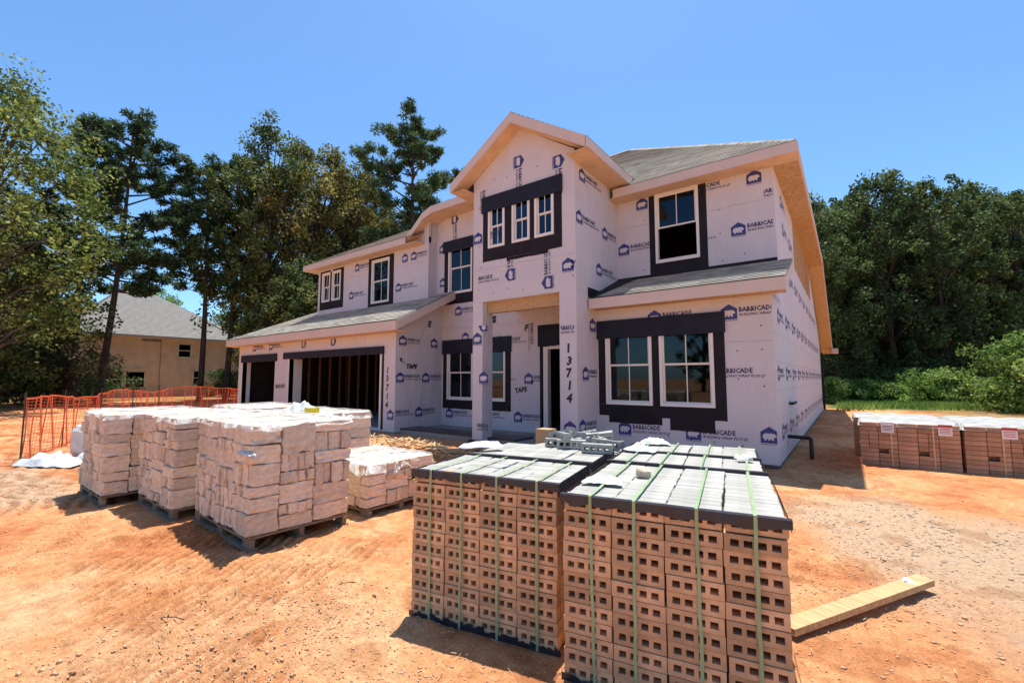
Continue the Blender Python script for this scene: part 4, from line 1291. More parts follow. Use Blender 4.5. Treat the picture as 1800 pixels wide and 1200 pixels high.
# red print on the first scrap
# cardboard box behind heap
o = MB().box(-2.72, -2.55, 4.05, 4.2, .66, .96).build('cardboard_box', M['cardboard']); tag(o, 'small tan cardboard box behind the heap of loose bricks beside the porch post', 'box')

# ================================================================== STONE STACKS ON PALLETS
ME_BOARD = {}
def wood_pallet(loc, sx, sy, label, rz=0, h=.12):
    root = empty('wooden_pallet', loc, label, 'pallet', 'wooden pallets under the stone', rz)
    rg = random.Random(hash(label) % 999)
    rg = random.Random(len(label))
    nb_ = 6
    for k in range(nb_):
        x = (sx - .1) * k / (nb_ - 1)
        MB().box(x, x + .095, 0, sy, h - .022, h).build('deck_board', M['pallet'], root)
    for k in range(3):
        y = (sy - .045) * k / 2
        for j in range(3):
            x = (sx - .14) * j / 2
            MB().box(x, x + .14, y, y + .045, .022, h - .0225).build('block', M['pallet'], root)
        MB().box(-.01, sx + .01, y + .001, y + .044, h - .042, h - .0225).build('stringer', M['pallet'], root)
        MB().box(-.01, sx + .01, y - .02, y + .065, 0.0, .0215).build('base_board', M['pallet'], root)
    return root
def stone_stack(x0, x1, y0, y1, z0, z1, label, seed, faces='FRL', film=.3, group='limestone stacks on pallets', skew=0):
    rg = random.Random(seed)
    root = empty('stone_stack', (x0, y0, z0), label, 'stone stack', group, skew)
    W, Dp, H = x1 - x0, y1 - y0, z1 - z0
    def block(a, b, c, d, e, f):
        # box a..b x, c..d y, e..f z
        me = rg.choice(ROCKS)
        ins = 0.004
        sx, sy, sz = (b - a) - ins * rg.uniform(1, 4.5), (d - c) - ins * rg.uniform(1, 2.6), (f - e) - ins * rg.uniform(.6, 3)
        link_mesh('stone_block', me, root, ((a + b) / 2, (c + d) / 2, (e + f) / 2), (R(rg.choice([0, 180])) + rg.uniform(-.03, .03), rg.uniform(-.03, .03), R(rg.choice([0, 180])) + rg.uniform(-.05, .05)), (sx, sy, sz))
    t = .26
    def run(a0, a1, put):
        """irregular packing: short vertical bays, each with its own courses of slabs and uprights"""
        a = a0
        while a < a1 - .02:
            L = rg.uniform(.26, .46)
            if a1 - a - L < .22: L = a1 - a
            z = 0.0
            while z < H - .02:
                h = rg.uniform(.09, .21)
                if H - z - h < .10: h = H - z
                k = rg.random()
                if k < .42 and L < .6: put(a, a + L, z, z + h)
                elif k < .55:
                    m_ = L * rg.uniform(.35, .65); put(a, a + m_, z, z + h); put(a + m_, a + L, z, z + h)
                else:
                    n_ = rg.randint(3, 4); e = [0] + sorted((j + 1 + rg.uniform(-.25, .25)) / n_ for j in range(n_ - 1)) + [1]
                    for j in range(n_): put(a + L * e[j], a + L * e[j + 1], z, z + h)
                z += h
            a += L
    if 'F' in faces: run(0, W, lambda a, b, c, d: block(a, b, rg.uniform(-.02, .015), t, c, d))
    if 'R' in faces: run(t, Dp, lambda a, b, c, d: block(W - t, W + rg.uniform(-.015, .02), a, b, c, d))
    if 'L' in faces: run(t, Dp, lambda a, b, c, d: block(rg.uniform(-.02, .015), t, a, b, c, d))
    # top blocks
    zt = H
    ya = t
    for i in range(3):
        yb = ya + (Dp - t) / 3
        xa = t * ('L' in faces)
        while xa < W - t * ('R' in faces) - .05:
            L = rg.uniform(.2, .4)
            if W - t * ('R' in faces) - xa - L < .1: L = W - t * ('R' in faces) - xa
            block(xa, xa + L, ya, yb, zt - .14, zt - rg.uniform(0, .02)); xa += L
        ya = yb
    MB().box(.1, W - .1, .1, Dp - .05, 0.01, H - .13).build('inner_stone', M['stone'], root)
    # plastic film drawn over the top, hanging a little over the edges
    n = 34
    gx_, gy_ = np.meshgrid(np.linspace(-.06, W + .06, n), np.linspace(-.06, Dp + .06, n))
    ov = np.maximum.reduce([-.0 - gx_, gx_ - W, -gy_, gy_ - Dp])
    zz = H + .012 + .016 * fbm(gx_ * 5, gy_ * 5, 3, seed) * (ov < 0) + .012 * np.abs(np.sin(gx_ * 17 + 4 * gy_)) * vnoise(gx_ * 4, gy_ * 4, seed)
    hang = .02 + .16 * film * vnoise(gx_ * 6, gy_ * 6, seed + 3)
    zz = np.where(ov > 0, H - hang, zz)
    cx_ = np.clip(gx_, -.022, W + .022); cy_ = np.clip(gy_, -.022, Dp + .022)
    v = np.stack([cx_.ravel(), cy_.ravel(), zz.ravel()], 1)
    i_ = np.arange(n * n).reshape(n, n)
    q = np.stack([i_[:-1, :-1].ravel(), i_[:-1, 1:].ravel(), i_[1:, 1:].ravel(), i_[1:, :-1].ravel()], 1)
    me = np_mesh('plastic_wrap', v, q, [M['film']])
    link_mesh('plastic_wrap', me, root)
    return root
G2 = 'limestone stacks on pallets'
stone_stack(-5.62, -4.22, 1.86, 2.82, .125, 1.08, 'nearest limestone block stack, its corner towards the camera, on a grey wooden pallet', 21, skew=R(-2))
wood_pallet((-5.62, 1.88, 0), 1.40, .92, 'weathered pallet under the nearest limestone stack', R(-2))
stone_stack(-6.95, -5.74, 1.70, 2.75, .125, 1.07, 'middle limestone stack of the front row squeezed between two others', 22)
wood_pallet((-6.95, 1.72, 0), 1.2, 1.0, 'pallet under the middle limestone stack of the front row')
stone_stack(-8.18, -7.05, 1.38, 2.5, .125, 1.07, 'leftmost limestone stack beside the orange mesh fence', 23)
wood_pallet((-8.18, 1.40, 0), 1.12, 1.05, 'pallet under the leftmost limestone stack')
stone_stack(-5.35, -4.2, 3.0, 3.95, .10, .56, 'half-height limestone stack under white film between the stone row and the brick stacks', 24, film=.8)
wood_pallet((-5.35, 3.02, 0), 1.15, .9, 'low pallet under the half-height limestone stack', 0, .095)
stone_stack(-7.05, -5.76, 3.15, 4.15, .125, 1.01, 'pale film-wrapped limestone stack behind the nearest one', 25, film=1.0)
wood_pallet((-7.05, 3.17, 0), 1.25, .95, 'pallet under the film-wrapped rear limestone stack')
stone_stack(-8.5, -7.25, 3.0, 4.0, .125, 1.05, 'rear left limestone stack behind the middle one, only its white top showing', 26, film=.6)
wood_pallet((-8.5, 3.02, 0), 1.22, .95, 'pallet under the rear left limestone stack')
tag(crumple('plastic_scrap', (-6.35, 3.35, 1.03), .36, .3, .13, M['poly'], 9, .4), 'white peak of crumpled film standing on the rear limestone stack', 'plastic')
o = MB().box(-6.02, -5.86, 3.25, 3.38, 1.03, 1.10).build('yellow_block', M['yellow']); tag(o, 'small yellow plastic piece on the rear limestone stack', 'plastic')
tag(crumple('tape_roll_end', (-4.16, 3.62, .32), .07, .07, .03, M['yellow'], 10), 'yellow sticker disc on the half-height limestone stack side', 'sticker')
tag(crumple('plastic_scrap', (-4.30, 1.80, .83), .28, .05, .03, M['poly'], 31), 'torn strip of white film caught on the near corner of the nearest limestone stack', 'plastic')

# ================================================================== RED BRICK STACKS ON THE RIGHT
def red_stack(loc, rz, label, seed, W=1.28, Dp=1.0, H=.74, paper=None):
    rg = random.Random(seed)
    root = empty('red_brick_stack', loc, label, 'brick stack', 'wrapped red brick stacks by the trees', rz)
    rows = 10; rp = H / rows
    def face(axis):
        L = W if axis == 'F' else Dp
        col_edges = [0]
        nb_ = int(round(L / .25)); bl = L / nb_
        for r in range(rows):
            z = r * rp
            for c in range(nb_):
                if r == 3 and c in (1, 3) and axis == 'F' : 
                    # fork slots: dark gaps left between bricks
                    s = bl * .5
                    me = ME_RED
                    o = link_mesh('brick', me, root, (c * bl + .003 + s, 0 + rg.uniform(-.003, .003), z), (0, 0, 0), ((bl - .006 - s) / .243, 1, (rp - .004) / .068)); continue
                if axis == 'F' and (c + seed) % 3 == 1 and 4 <= r <= 7:
                    for q in range(2):
                        link_mesh('brick', ME_REDEND, root, (c * bl + q * bl / 2 + .003, rg.uniform(-.003, .003), z), (0, 0, 0), ((bl / 2 - .006) / .1, 1, (rp - .004) / .068)); 
                    continue
                if axis == 'F':
                    link_mesh('brick', ME_RED, root, (c * bl + .003, rg.uniform(-.004, .004), z), (0, 0, rg.uniform(-.01, .01)), ((bl - .006) / .243, 1, (rp - .004) / .068))
                else:
                    link_mesh('brick', ME_REDEND, root, (rg.uniform(-.003, .003), .105 + c * (Dp - .11) / nb_, z), (0, 0, 0), (1, ((Dp - .11) / nb_ - .006) / .243, (rp - .004) / .068))
    face('F'); face('L')
    MB().box(.11, W - .01, .13, Dp - .01, .01, H - .01).build('inner_bricks', M['pipe'] if False else M['brick_red'], root)
    MB().box(.0, W, .02, .11, 3 * rp, 3 * rp + .001).build('slot_lining', M['pipe'], root)
    n = 24
    gx_, gy_ = np.meshgrid(np.linspace(-.05, W + .05, n), np.linspace(-.05, Dp + .05, n))
    ov = np.maximum.reduce([-gx_, gx_ - W, -gy_, gy_ - Dp])
    zz = H + .012 + .03 * fbm(gx_ * 4, gy_ * 4, 3, seed) + .02 * np.abs(np.sin(gx_ * 8 + gy_ * 3))
    zz = np.where(ov > 0, H - .05 - .03 * vnoise(gx_ * 7, gy_ * 7, seed), zz)
    v = np.stack([np.clip(gx_, -.02, W + .01).ravel(), np.clip(gy_, -.02, Dp + .01).ravel(), zz.ravel()], 1)
    i_ = np.arange(n * n).reshape(n, n)
    q = np.stack([i_[:-1, :-1].ravel(), i_[:-1, 1:].ravel(), i_[1:, 1:].ravel(), i_[1:, :-1].ravel()], 1)
    link_mesh('plastic_wrap', np_mesh('plastic_wrap', v, q, [M['dusty_film']]), root)
    for x in (.42, .95):
        MB().box(x, x + .018, -.012, -.009, 0, H).build('strap', M['strap_yellow'], root)
    for (x, red) in (paper or []):
        t_ = MB().box(x, x + .17, -.016, -.013, H - .17, H + .01).build('label_sheet', M['paper'], root)
        mb_ = MB()
        if red: mb_.box(x, x + .17, -.018, -.0165, H - .035, H + .005)
        for i in range(4): mb_.box(x + .02, x + .15, -.018, -.0165, H - .06 - .025 * i, H - .052 - .025 * i)
        mb_.build('label_print', M['red_ink'] if red else M['navy_ink'], root)
    return root
red_stack((0.12, 10.12, 0), R(-1), 'left wrapped red brick stack on the right side next to the house shadow', 1, paper=[(.30, False), (1.02, True)])
red_stack((1.44, 10.10, 0), R(4), 'front red brick stack at the right edge with header bricks and a white label', 2, paper=[(.42, True)])
red_stack((2.78, 10.22, 0), R(3), 'rightmost front red brick stack cut by the picture edge', 3)
red_stack((0.05, 11.25, 0), R(0), 'rear left red brick stack, only its film-covered top showing', 4)
red_stack((1.42, 11.25, 0), R(1), 'rear middle red brick stack under grey film', 5)
red_stack((2.80, 11.35, 0), R(2), 'rear right red brick stack under grey film near the bushes', 6)

# ================================================================== PLANK, DEBRIS
pl_a, pl_b = Vector((-0.37, 3.15, 0)), Vector((0.365, 4.45, 0))
d = (pl_b - pl_a); ang = math.atan2(d.y, d.x)
o = MB().box(0, d.length, -.065, .045, 0, .04).build('wooden_plank', M['plank'])
o.location = (pl_a.x, pl_a.y, .028); o.rotation_euler = (0, R(-.5), ang)
tag(o, 'long yellow pine plank lying on the sand beside the nearest brick stack', 'plank')
o = crumple('paper_tag', (0.27, 4.28, .075), .06, .05, .03, M['paper'], 15); tag(o, 'small white tag on the yellow plank', 'tag')
tag(crumple('plastic_bag', (-11.1, 1.58, .0), 1.1, .55, .22, M['poly'], 16, .5, 22), 'white crumpled plastic sheeting on the ground under the orange fence', 'plastic')
tag(crumple('plastic_bag', (-12.0, 2.3, .0), .7, .5, .55, M['poly'], 17, .9, 18), 'upright bundle of white plastic behind the leftmost stone stack', 'plastic')
o = link_mesh('sand_bag', rock_mesh('sand_bag', 3, M['poly'], 3, .05, .4), None, (-11.75, 2.1, .3), (0, 0, .5), (.6, .35, .6)); tag(o, 'white filled sack leaning inside the orange mesh fence', 'sack')
# litter near the porch: shavings and straw
rg2 = np.random.default_rng(77)
def litter(name, cx, cy, sx, sy, n, m, label, ln=(.04, .16), wd=(.006, .02), zoff=0.01):
    mb = MB()
    for k in range(n):
        x, y = cx + rg2.normal() * sx, cy + rg2.normal() * sy
        z = float(ground_z(x, y)) + zoff + .02 * rg2.random()
        a = rg2.random() * 6.28; L = rg2.uniform(*ln); w = rg2.uniform(*wd)
        mtx = Matrix.Translation((x, y, z)) @ Matrix.Rotation(a, 4, 'Z') @ Matrix.Rotation(rg2.normal() * .25, 4, 'Y')
        mb.box(-L / 2, L / 2, -w / 2, w / 2, 0, w * .5, 0, mtx)
    o = mb.build(name, m); tag(o, label, 'litter', kind='stuff'); return o
litter('wood_litter', -7.3, 6.35, .8, .35, 260, M['straw'], 'pale wood scraps and straw on the dirt in front of the porch', (.05, .3), (.01, .04), .03)
litter('twig_litter', -2.9, 1.7, 1.5, 1.0, 700, M['straw'], 'straw bits and splinters on the sand in front of the brick stacks', (.01, .05), (.001, .004))
litter('twig_litter', 0.6, 3.8, 1.1, 1.5, 700, M['straw'], 'straw bits around the plank on the right', (.01, .06), (.001, .004))
for k, (x, y, L, w, a, lab) in enumerate([(-3.4, 1.05, .16, .006, .5, 'thin dark stick on the sand left of the brick stacks'), (-3.0, 2.0, .12, .005, .9, 'short brown twig on the sand between stone and brick'), (-9.3, 1.9, .5, .05, .3, 'pale lath lying left of the stone pallets')]):
    o = MB().tube([(-L / 2, 0, 0), (0, .01, .006), (L / 2, 0, 0)], w / 2, 5).build('stick', M['bark'] if k < 2 else M['straw'])
    o.location = (x, y, float(ground_z(x, y)) + w); o.rotation_euler = (0, 0, a); tag(o, lab, 'stick')
o = MB().box(-.9, .9, -.3, .3, 0, .02).build('paper_sheet', M['paper']); o.location = (-6.6, 5.4, .08); o.rotation_euler = (.1, .05, .9); tag(o, 'white sheet lying in the dirt in front of the left porch post', 'sheet'); o.scale = (.35, .35, 1)
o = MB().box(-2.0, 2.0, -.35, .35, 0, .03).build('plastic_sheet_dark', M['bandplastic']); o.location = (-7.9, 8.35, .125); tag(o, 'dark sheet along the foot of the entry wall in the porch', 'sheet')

# ================================================================== ORANGE MESH FENCE
path = [(-11.7, 1.2), (-13.2, 1.75), (-15.0, 2.5), (-17.8, 4.1), (-20.6, 5.8), (-21.6, 7.8), (-22.2, 9.6)]
fence = empty('mesh_fence', (-15.0, 2.5, 0), 'sagging orange plastic mesh safety fence on thin stakes around the left lot', 'fence')
ORIGIN[fence.name] = (-15.0, 2.5, 0)
def along(path, step):
    out_ = []; s = 0
    for (a, b), (c, d_) in zip(path, path[1:]):
        L = math.hypot(c - a, d_ - b); n = max(1, int(L / step))
        for i in range(n): out_.append((a + (c - a) * i / n, b + (d_ - b) * i / n))
    out_.append(path[-1]); return out_
pts = along(path, 0.10)
net = MB()
H0 = 1.14
rows = 19
def np_pos(i, t):
    x, y = pts[i]
    top = H0 + .05 * math.sin(i * .13) - .06 * abs(math.sin(i * .06))
    fold = .03 * math.sin(i * .9 + 3 * t) + .03 * math.sin(i * .37)
    z = .03 + (top - .03) * t + .012 * math.sin(i * .7 + t * 9)
    return Vector((x + fold * .5, y + fold, z))
for i in range(len(pts)):
    w = .0045 if i % 4 else .016
    for j in range(rows - 1):
        a, b = np_pos(i, j / (rows - 1)), np_pos(i, (j + 1) / (rows - 1))
        net.poly([a + Vector((-w * .85, -w * .5, 0)), a + Vector((w * .85, w * .5, 0)), b + Vector((w * .85, w * .5, 0)), b + Vector((-w * .85, -w * .5, 0))])
    if i < len(pts) - 1:
        for j in range(rows):
            a, b = np_pos(i, j / (rows - 1)), np_pos(i + 1, j / (rows - 1))
            h = .0042 if 0 < j < rows - 1 else .018
            net.poly([a - Vector((0, 0, h)), b - Vector((0, 0, h)), b + Vector((0, 0, h)), a + Vector((0, 0, h))])
net.build('net', M['net'], fence)
for i in range(0, len(pts), 22):
    x, y = pts[i]
    MB().tube([(x, y, 0), (x, y, 1.25)], .014, 5).build('stake', M['post_dark'], fence)

# ================================================================== NEIGHBOUR HOUSE
NO = (-46.0, 12.0, 0)
nbh = empty('brick_house', NO, 'finished tan brick two-storey house with grey hip roof behind the trees on the left', 'house')
ORIGIN[nbh.name] = NO
NX = -46.0
wins = [(13.4, 14.4, 3.3, 4.5), (8.6, 9.9, 0.75, 2.1), (10.0, 11.3, 0.75, 2.1), (14.6, 15.5, 0.9, 2.2)]
mb = MB()
for a, b, c, d_ in cells(6.9, 18.6, 0, 4.95, wins):
    mb.poly([(NX, a, c), (NX, b, c), (NX, b, d_), (NX, a, d_)])
mb.poly([(NX, 6.9, 0), (NX - 12, 6.9, 0), (NX - 12, 6.9, 4.95), (NX, 6.9, 4.95)]); mb.poly([(NX, 18.6, 0), (NX - 12, 18.6, 0), (NX - 12, 18.6, 4.95), (NX, 18.6, 4.95)])
mb.poly([(NX - 12, 6.9, 0), (NX - 12, 18.6, 0), (NX - 12, 18.6, 4.95), (NX - 12, 6.9, 4.95)])
mb.build('wall', M['nb_brick'], nbh)
for a, b, c, d_ in wins:
    f_ = MB().box(NX - .1, NX + .03, a, a + .07, c, d_).box(NX - .1, NX + .03, b - .07, b, c, d_).box(NX - .1, NX + .03, a, b, c, c + .07).box(NX - .1, NX + .03, a, b, d_ - .07, d_).box(NX - .08, NX + .02, a, b, (c + d_) / 2 - .03, (c + d_) / 2 + .03).build('window', M['vinyl'], nbh)
    MB().box(NX - .07, NX - .05, a, b, c, d_).build('pane', M['glass'], f_)
    MB().box(NX - .5, NX - .3, a - .3, b + .3, c - .3, d_ + .3).build('unlit_room_panel', M['dark'], f_)  # dark panel behind the pane stands in for the unlit room
MB().box(NX + .003, NX + .08, 8.3, 11.5, 2.15, 2.35).build('lintel', M['nb_brick'], nbh)
MB().box(NX + .003, NX + .06, 12.2, 12.22, 0, 4.9).box(NX + .003, NX + .02, 10.9, 12.2, 4.55, 4.75).build('vent', M['nb_roof'], nbh)
mb = MB()
a_, b_, c_, e_ = (NX + .5, 6.3, 5.0), (NX + .5, 19.2, 5.0), (NX - 12.5, 19.2, 5.0), (NX - 12.5, 6.3, 5.0)
r0, r1 = (NX - 6, 10.6, 9.6), (NX - 6, 12.6, 9.6)
for q in ([a_, b_, r1, r0], [b_, c_, r1], [c_, e_, r0, r1], [e_, a_, r0]): roof_plane(mb, q, .2, .02)
mb.build('roof', M['nb_roof'], nbh)
MB().box(NX + .5, NX + .53, 6.3, 19.2, 4.82, 4.99).box(NX, NX + .5, 6.3, 19.2, 4.82, 4.84).build('fascia', M['primed'], nbh)
# lower garage wing to the right of it
MB().box(NX - 3, NX + 3.5, 19.4, 26, 0, 3.3).prism([(NX + 3.9, 19.2, 3.3), (NX + 3.9, 26.3, 3.3), (NX + 3.9, 22.7, 5.6)], (-7, 0, 0)).build('wing', M['nb_brick'], nbh)

# ================================================================== TREES
def leaves(centers, rad, per, size, elong, rng, flat=0.75, out_=0.0):
    """leaf quads spread through clumps; returns verts, quads"""
    n = len(centers) * per
    c = np.repeat(centers, per, 0); r = np.repeat(rad, per)
    d = rng.normal(size=(n, 3)); d /= np.linalg.norm(d, axis=1)[:, None]
    rr = r * rng.random(n) ** 0.45
    p = c + d * rr[:, None] * np.array([1, 1, flat])
    ax = rng.normal(size=(n, 3)) + d * out_
    ax /= np.linalg.norm(ax, axis=1)[:, None]
    up_ = rng.normal(size=(n, 3)) + np.array([0, 0, .8])
    bx = np.cross(ax, up_); bx /= np.linalg.norm(bx, axis=1)[:, None] + 1e-9
    s = size * (0.6 + 0.8 * rng.random(n))
    a = ax * (s * elong)[:, None]; b = bx * s[:, None] * .5
    v = np.stack([p - a * .5, p + b, p + a * .5, p - b], 1).reshape(-1, 3)
    q = np.arange(n * 4).reshape(-1, 4)
    return v, q
def broad_tree(seed, H, R_, h0, nclump, per, size, sparse=0.0, lean=0.0):
    """tapered trunk with limbs; clumps of leaves at the limb ends"""
    rng = np.random.default_rng(seed)
    tr = MB()
    top = Vector((lean * H, 0, H * .86))
    tp = [Vector((lean * H * t ** 1.5 + .15 * math.sin(t * 5 + seed), .15 * math.sin(t * 4 + seed * 2), H * .86 * t)) for t in np.linspace(0, 1, 8)]
    r0 = .035 * H ** .9 * .55
    tr.tube(tp, [r0 * (1 - .85 * t) for t in np.linspace(0, 1, 8)], 7)
    cen, rad = [], []
    for k in range(nclump):
        t = h0 + (1 - h0) * rng.random() ** .8
        base = tp[min(7, int(t * .9 * 7))]
        prof_ = math.sin(math.pi * min(1, max(0.04, (t - h0) / (1 - h0) * .80 + .17))) ** .6
        a = rng.random() * 2 * math.pi
        rr = R_ * prof_ * (0.25 + 0.80 * rng.random() ** .6)
        e = Vector((base.x + rr * math.cos(a), base.y + rr * math.sin(a), H * (t + .05 * rng.normal() * .5)))
        if k % 3 == 0:
            mid_ = base.lerp(e, .5) + Vector((0, 0, .15 * rr))
            tr.tube([base, mid_, e], [r0 * .28, r0 * .16, r0 * .05], 4)
        cen.append(e); rad.append(R_ * (.09 + .12 * rng.random()))
    v, q = leaves(np.array([tuple(c) for c in cen]), np.array(rad), per, size, 1.4, rng, 1.05)
    return tr.mesh('trunk', M['bark']), (v, q)
def pine_tree(seed, H, R_, h0, nbr, size=.30, per=105, lean=0.0):
    rng = np.random.default_rng(seed)
    tr = MB()
    tp = [Vector((lean * H * t + .1 * math.sin(t * 4 + seed), .12 * math.sin(t * 3 + seed), H * .97 * t)) for t in np.linspace(0, 1, 9)]
    r0 = .011 * H + .02
    tr.tube(tp, [r0 * (1 - .8 * t) for t in np.linspace(0, 1, 9)], 7)
    def axis(t):
        i = min(7, int(t * 8)); return tp[i].lerp(tp[i + 1], t * 8 - i)
    cen, rad = [], []
    for k in range(nbr):
        t = h0 + (1 - h0) * (k + rng.random()) / nbr
        b = axis(min(.999, t))
        s_ = (t - h0) / (1 - h0)
        L = R_ * (0.45 + .55 * math.sin(math.pi * min(1, s_ * .75 + .2))) * (0.45 + .75 * rng.random()) * (1.05 - .6 * s_)
        a = k * 2.4 + rng.normal() * .4
        rise = .15 + .5 * s_ + .15 * rng.normal()
        e = b + Vector((math.cos(a) * L, math.sin(a) * L, L * rise))
        m_ = b.lerp(e, .5) + Vector((0, 0, -.08 * L))
        tr.tube([b, m_, e], [r0 * .30, r0 * .18, r0 * .06], 4)
        npf = 2 + int(L * 1.8)
        for j in range(npf):
            f_ = .35 + .65 * (j + .5) / npf
            c = b.lerp(e, f_) + Vector((rng.normal() * .3, rng.normal() * .3, rng.normal() * .18 + .1))
            cen.append(c); rad.append(.30 + .22 * rng.random())
    cen.append(axis(.999)); rad.append(.6)
    v, q = leaves(np.array([tuple(c) for c in cen]), np.array(rad), per, size * .27, 4.2, rng, .75, 1.6)
    return tr.mesh('trunk', M['bark']), (v, q)
def crown_mesh(vq, m):
    return np_mesh('crown', vq[0], vq[1], [m])
def place_tree(kind, trunk_me, crown_me, x, y, label, group, s=1.0, rz=0.0, sz=1.0, sink=0.0):
    root = empty(kind, (x, y, -sink), label, 'tree' if kind != 'bush' else 'bush', group, rz)
    root.scale = (s, s, s * sz)
    if trunk_me: link_mesh('trunk', trunk_me, root)
    link_mesh('crown', crown_me, root)
    return root
def at(px, z):      # ground point seen in picture column px (of 1800) at forward distance z
    u = (px - 900) / 786.7
    return z * (-.6 + .8 * u), z * (.8 + .6 * u)

GT = 'trees behind the lot on the left'
# near broadleaf on the far left
t_, vq = broad_tree(11, 14.5, 4.6, .22, 250, 95, .115)
x, y = at(-60, 18.5); place_tree('broadleaf_tree', t_, crown_mesh(vq, LEAF['light']), x, y, 'tall yellow-green broadleaf tree with open leafy branches at the far left edge', GT, 1.0, .6)
t_, vq = broad_tree(12, 9.5, 4.2, .12, 190, 90, .12)
x, y = at(-5, 23); place_tree('broadleaf_tree', t_, crown_mesh(vq, LEAF['oak']), x, y, 'dark leafy tree low behind the far left tree', GT, 1.0, 2.0)
x, y = at(-90, 26); place_tree('broadleaf_tree', t_, crown_mesh(vq, LEAF['oak']), x, y, 'second dark leafy tree at the very left edge', GT, 1.1, 4.0)
# pines
pA = pine_tree(31, 18.5, 5.2, .38, 42, lean=.05)
pB = pine_tree(32, 16.5, 3.6, .47, 25)
pC = pine_tree(33, 19.5, 5.4, .42, 40)
pD = pine_tree(34, 17, 3.5, .42, 27)
cA, cB, cC, cD = (crown_mesh(p_[1], LEAF['pine']) for p_ in (pA, pB, pC, pD))
def P(px, z, pm, cm, label, s=1.0, rz=0.0, sz=1.0):
    x, y = at(px, z); place_tree('pine_tree', pm[0], cm, x, y, label, 'pine trees', s, rz, sz)
P(176, 27, pA, cA, 'big round-crowned pine leaning right in front of the neighbouring brick house', .97, .64)
P(128, 29, pC, cC, 'dark pine half hidden behind the far left broadleaf tree', .93, 2.2)
P(350, 29, pB, cB, 'slim pine with a bare straight trunk right of the brick house roof', .98, 1.0)
P(400, 30, pD, cD, 'thin pine beside the slim pine, its trunk crossing the brick house corner', 1.0, 3.0)
P(722, 31, pC, cC, 'tallest pine with clumped needles rising behind the upper left roof', 1.03, .2)
P(655, 36, pA, cA, 'dark full pine left of the tallest one behind the house', .98, 3.9)
P(790, 38, pB, cB, 'low pine top showing between the tallest pine and the house gable', .88, 5.0)
P(600, 40, pC, cC, 'pine deep behind the rusty-leaved oaks', .95, 1.4)
# oak mass
o1_ = broad_tree(41, 18, 4.3, .22, 165, 110, .13)
o2_ = broad_tree(42, 16.5, 4.1, .15, 175, 110, .13)
o3_ = broad_tree(43, 10, 3.6, .08, 170, 90, .13)
c_rust1, c_oak1 = crown_mesh(o1_[1], LEAF['rust']), crown_mesh(o1_[1], LEAF['oak'])
c_rust2, c_oak2 = crown_mesh(o2_[1], LEAF['rust']), crown_mesh(o2_[1], LEAF['oak'])
c_oak3, c_for3 = crown_mesh(o3_[1], LEAF['oak']), crown_mesh(o3_[1], LEAF['forest'])
def O(px, z, tm, cm, label, s=1.0, rz=0.0, sz=1.0, g=GT):
    x, y = at(px, z); place_tree('oak_tree', tm, cm, x, y, label, g, s, rz, sz)
O(462, 30, o1_[0], c_oak1, 'tall dark oak with the highest crown left of the house', 1.0, .3, 1.02)
O(540, 31, o2_[0], c_rust2, 'oak with rust-tinged leaves beside the tall dark oak', 1.06, 1.9)
O(610, 32, o1_[0], c_rust1, 'second rust-tinged oak behind the upper left eave', .92, 3.3)
O(500, 34, o2_[0], c_oak2, 'dense dark oak filling between the rust-tinged ones', 1.0, 5.0)
P(432, 33, pD, cD, 'pine with see-through crown left of the tall dark oak', 1.0, .9)
O(670, 38, o1_[0], c_oak1, 'dark oak low behind the upper left roof', .85, 2.2)
O(745, 37, o2_[0], c_oak2, 'dark oak right of it just above the roof edge', .80, 4.1)
for px, z, s, rz_, lab in [(508, 26, .75, 0, 'small dark understorey tree below the tall oak near the garage'), (548, 27, .85, 2, 'understorey tree right behind the garage roof'),
        (505, 33, .95, 3.5, 'bushy tree right of the thin pine'), (590, 29, .9, 1, 'understorey tree behind the upper left eave'), (500, 40, 1.1, 2.5, 'deep understorey tree behind the oaks'),
        (20, 33, .9, 1.2, 'dark low tree left of the brick house'), (-20, 40, 1.2, 2.9, 'background tree at the far left'), (50, 44, 1.2, 4.4, 'background tree behind the low dark trees on the left'), (420, 62, 1.25, 1.4, 'distant dark tree right of the brick house'), (365, 70, .9, 3.4, 'distant low tree between the two slim pines')]:
    O(px, z, o3_[0], c_oak3, lab, s, rz_, 1, 'understorey trees on the left')
b_light = crown_mesh(o3_[1], LEAF['bush'])
for k, (px, z, s) in enumerate([(262, 62, 1.35), (215, 66, 1.0), (310, 64, 1.1)]):
    x, y = at(px, z); place_tree('broadleaf_tree', o3_[0], b_light, x, y, ['bright green tree behind the ridge of the brick house', 'bright green tree behind the left end of the brick house roof', 'green tree behind the right slope of the brick house roof'][k], GT, s, k * 2.0)
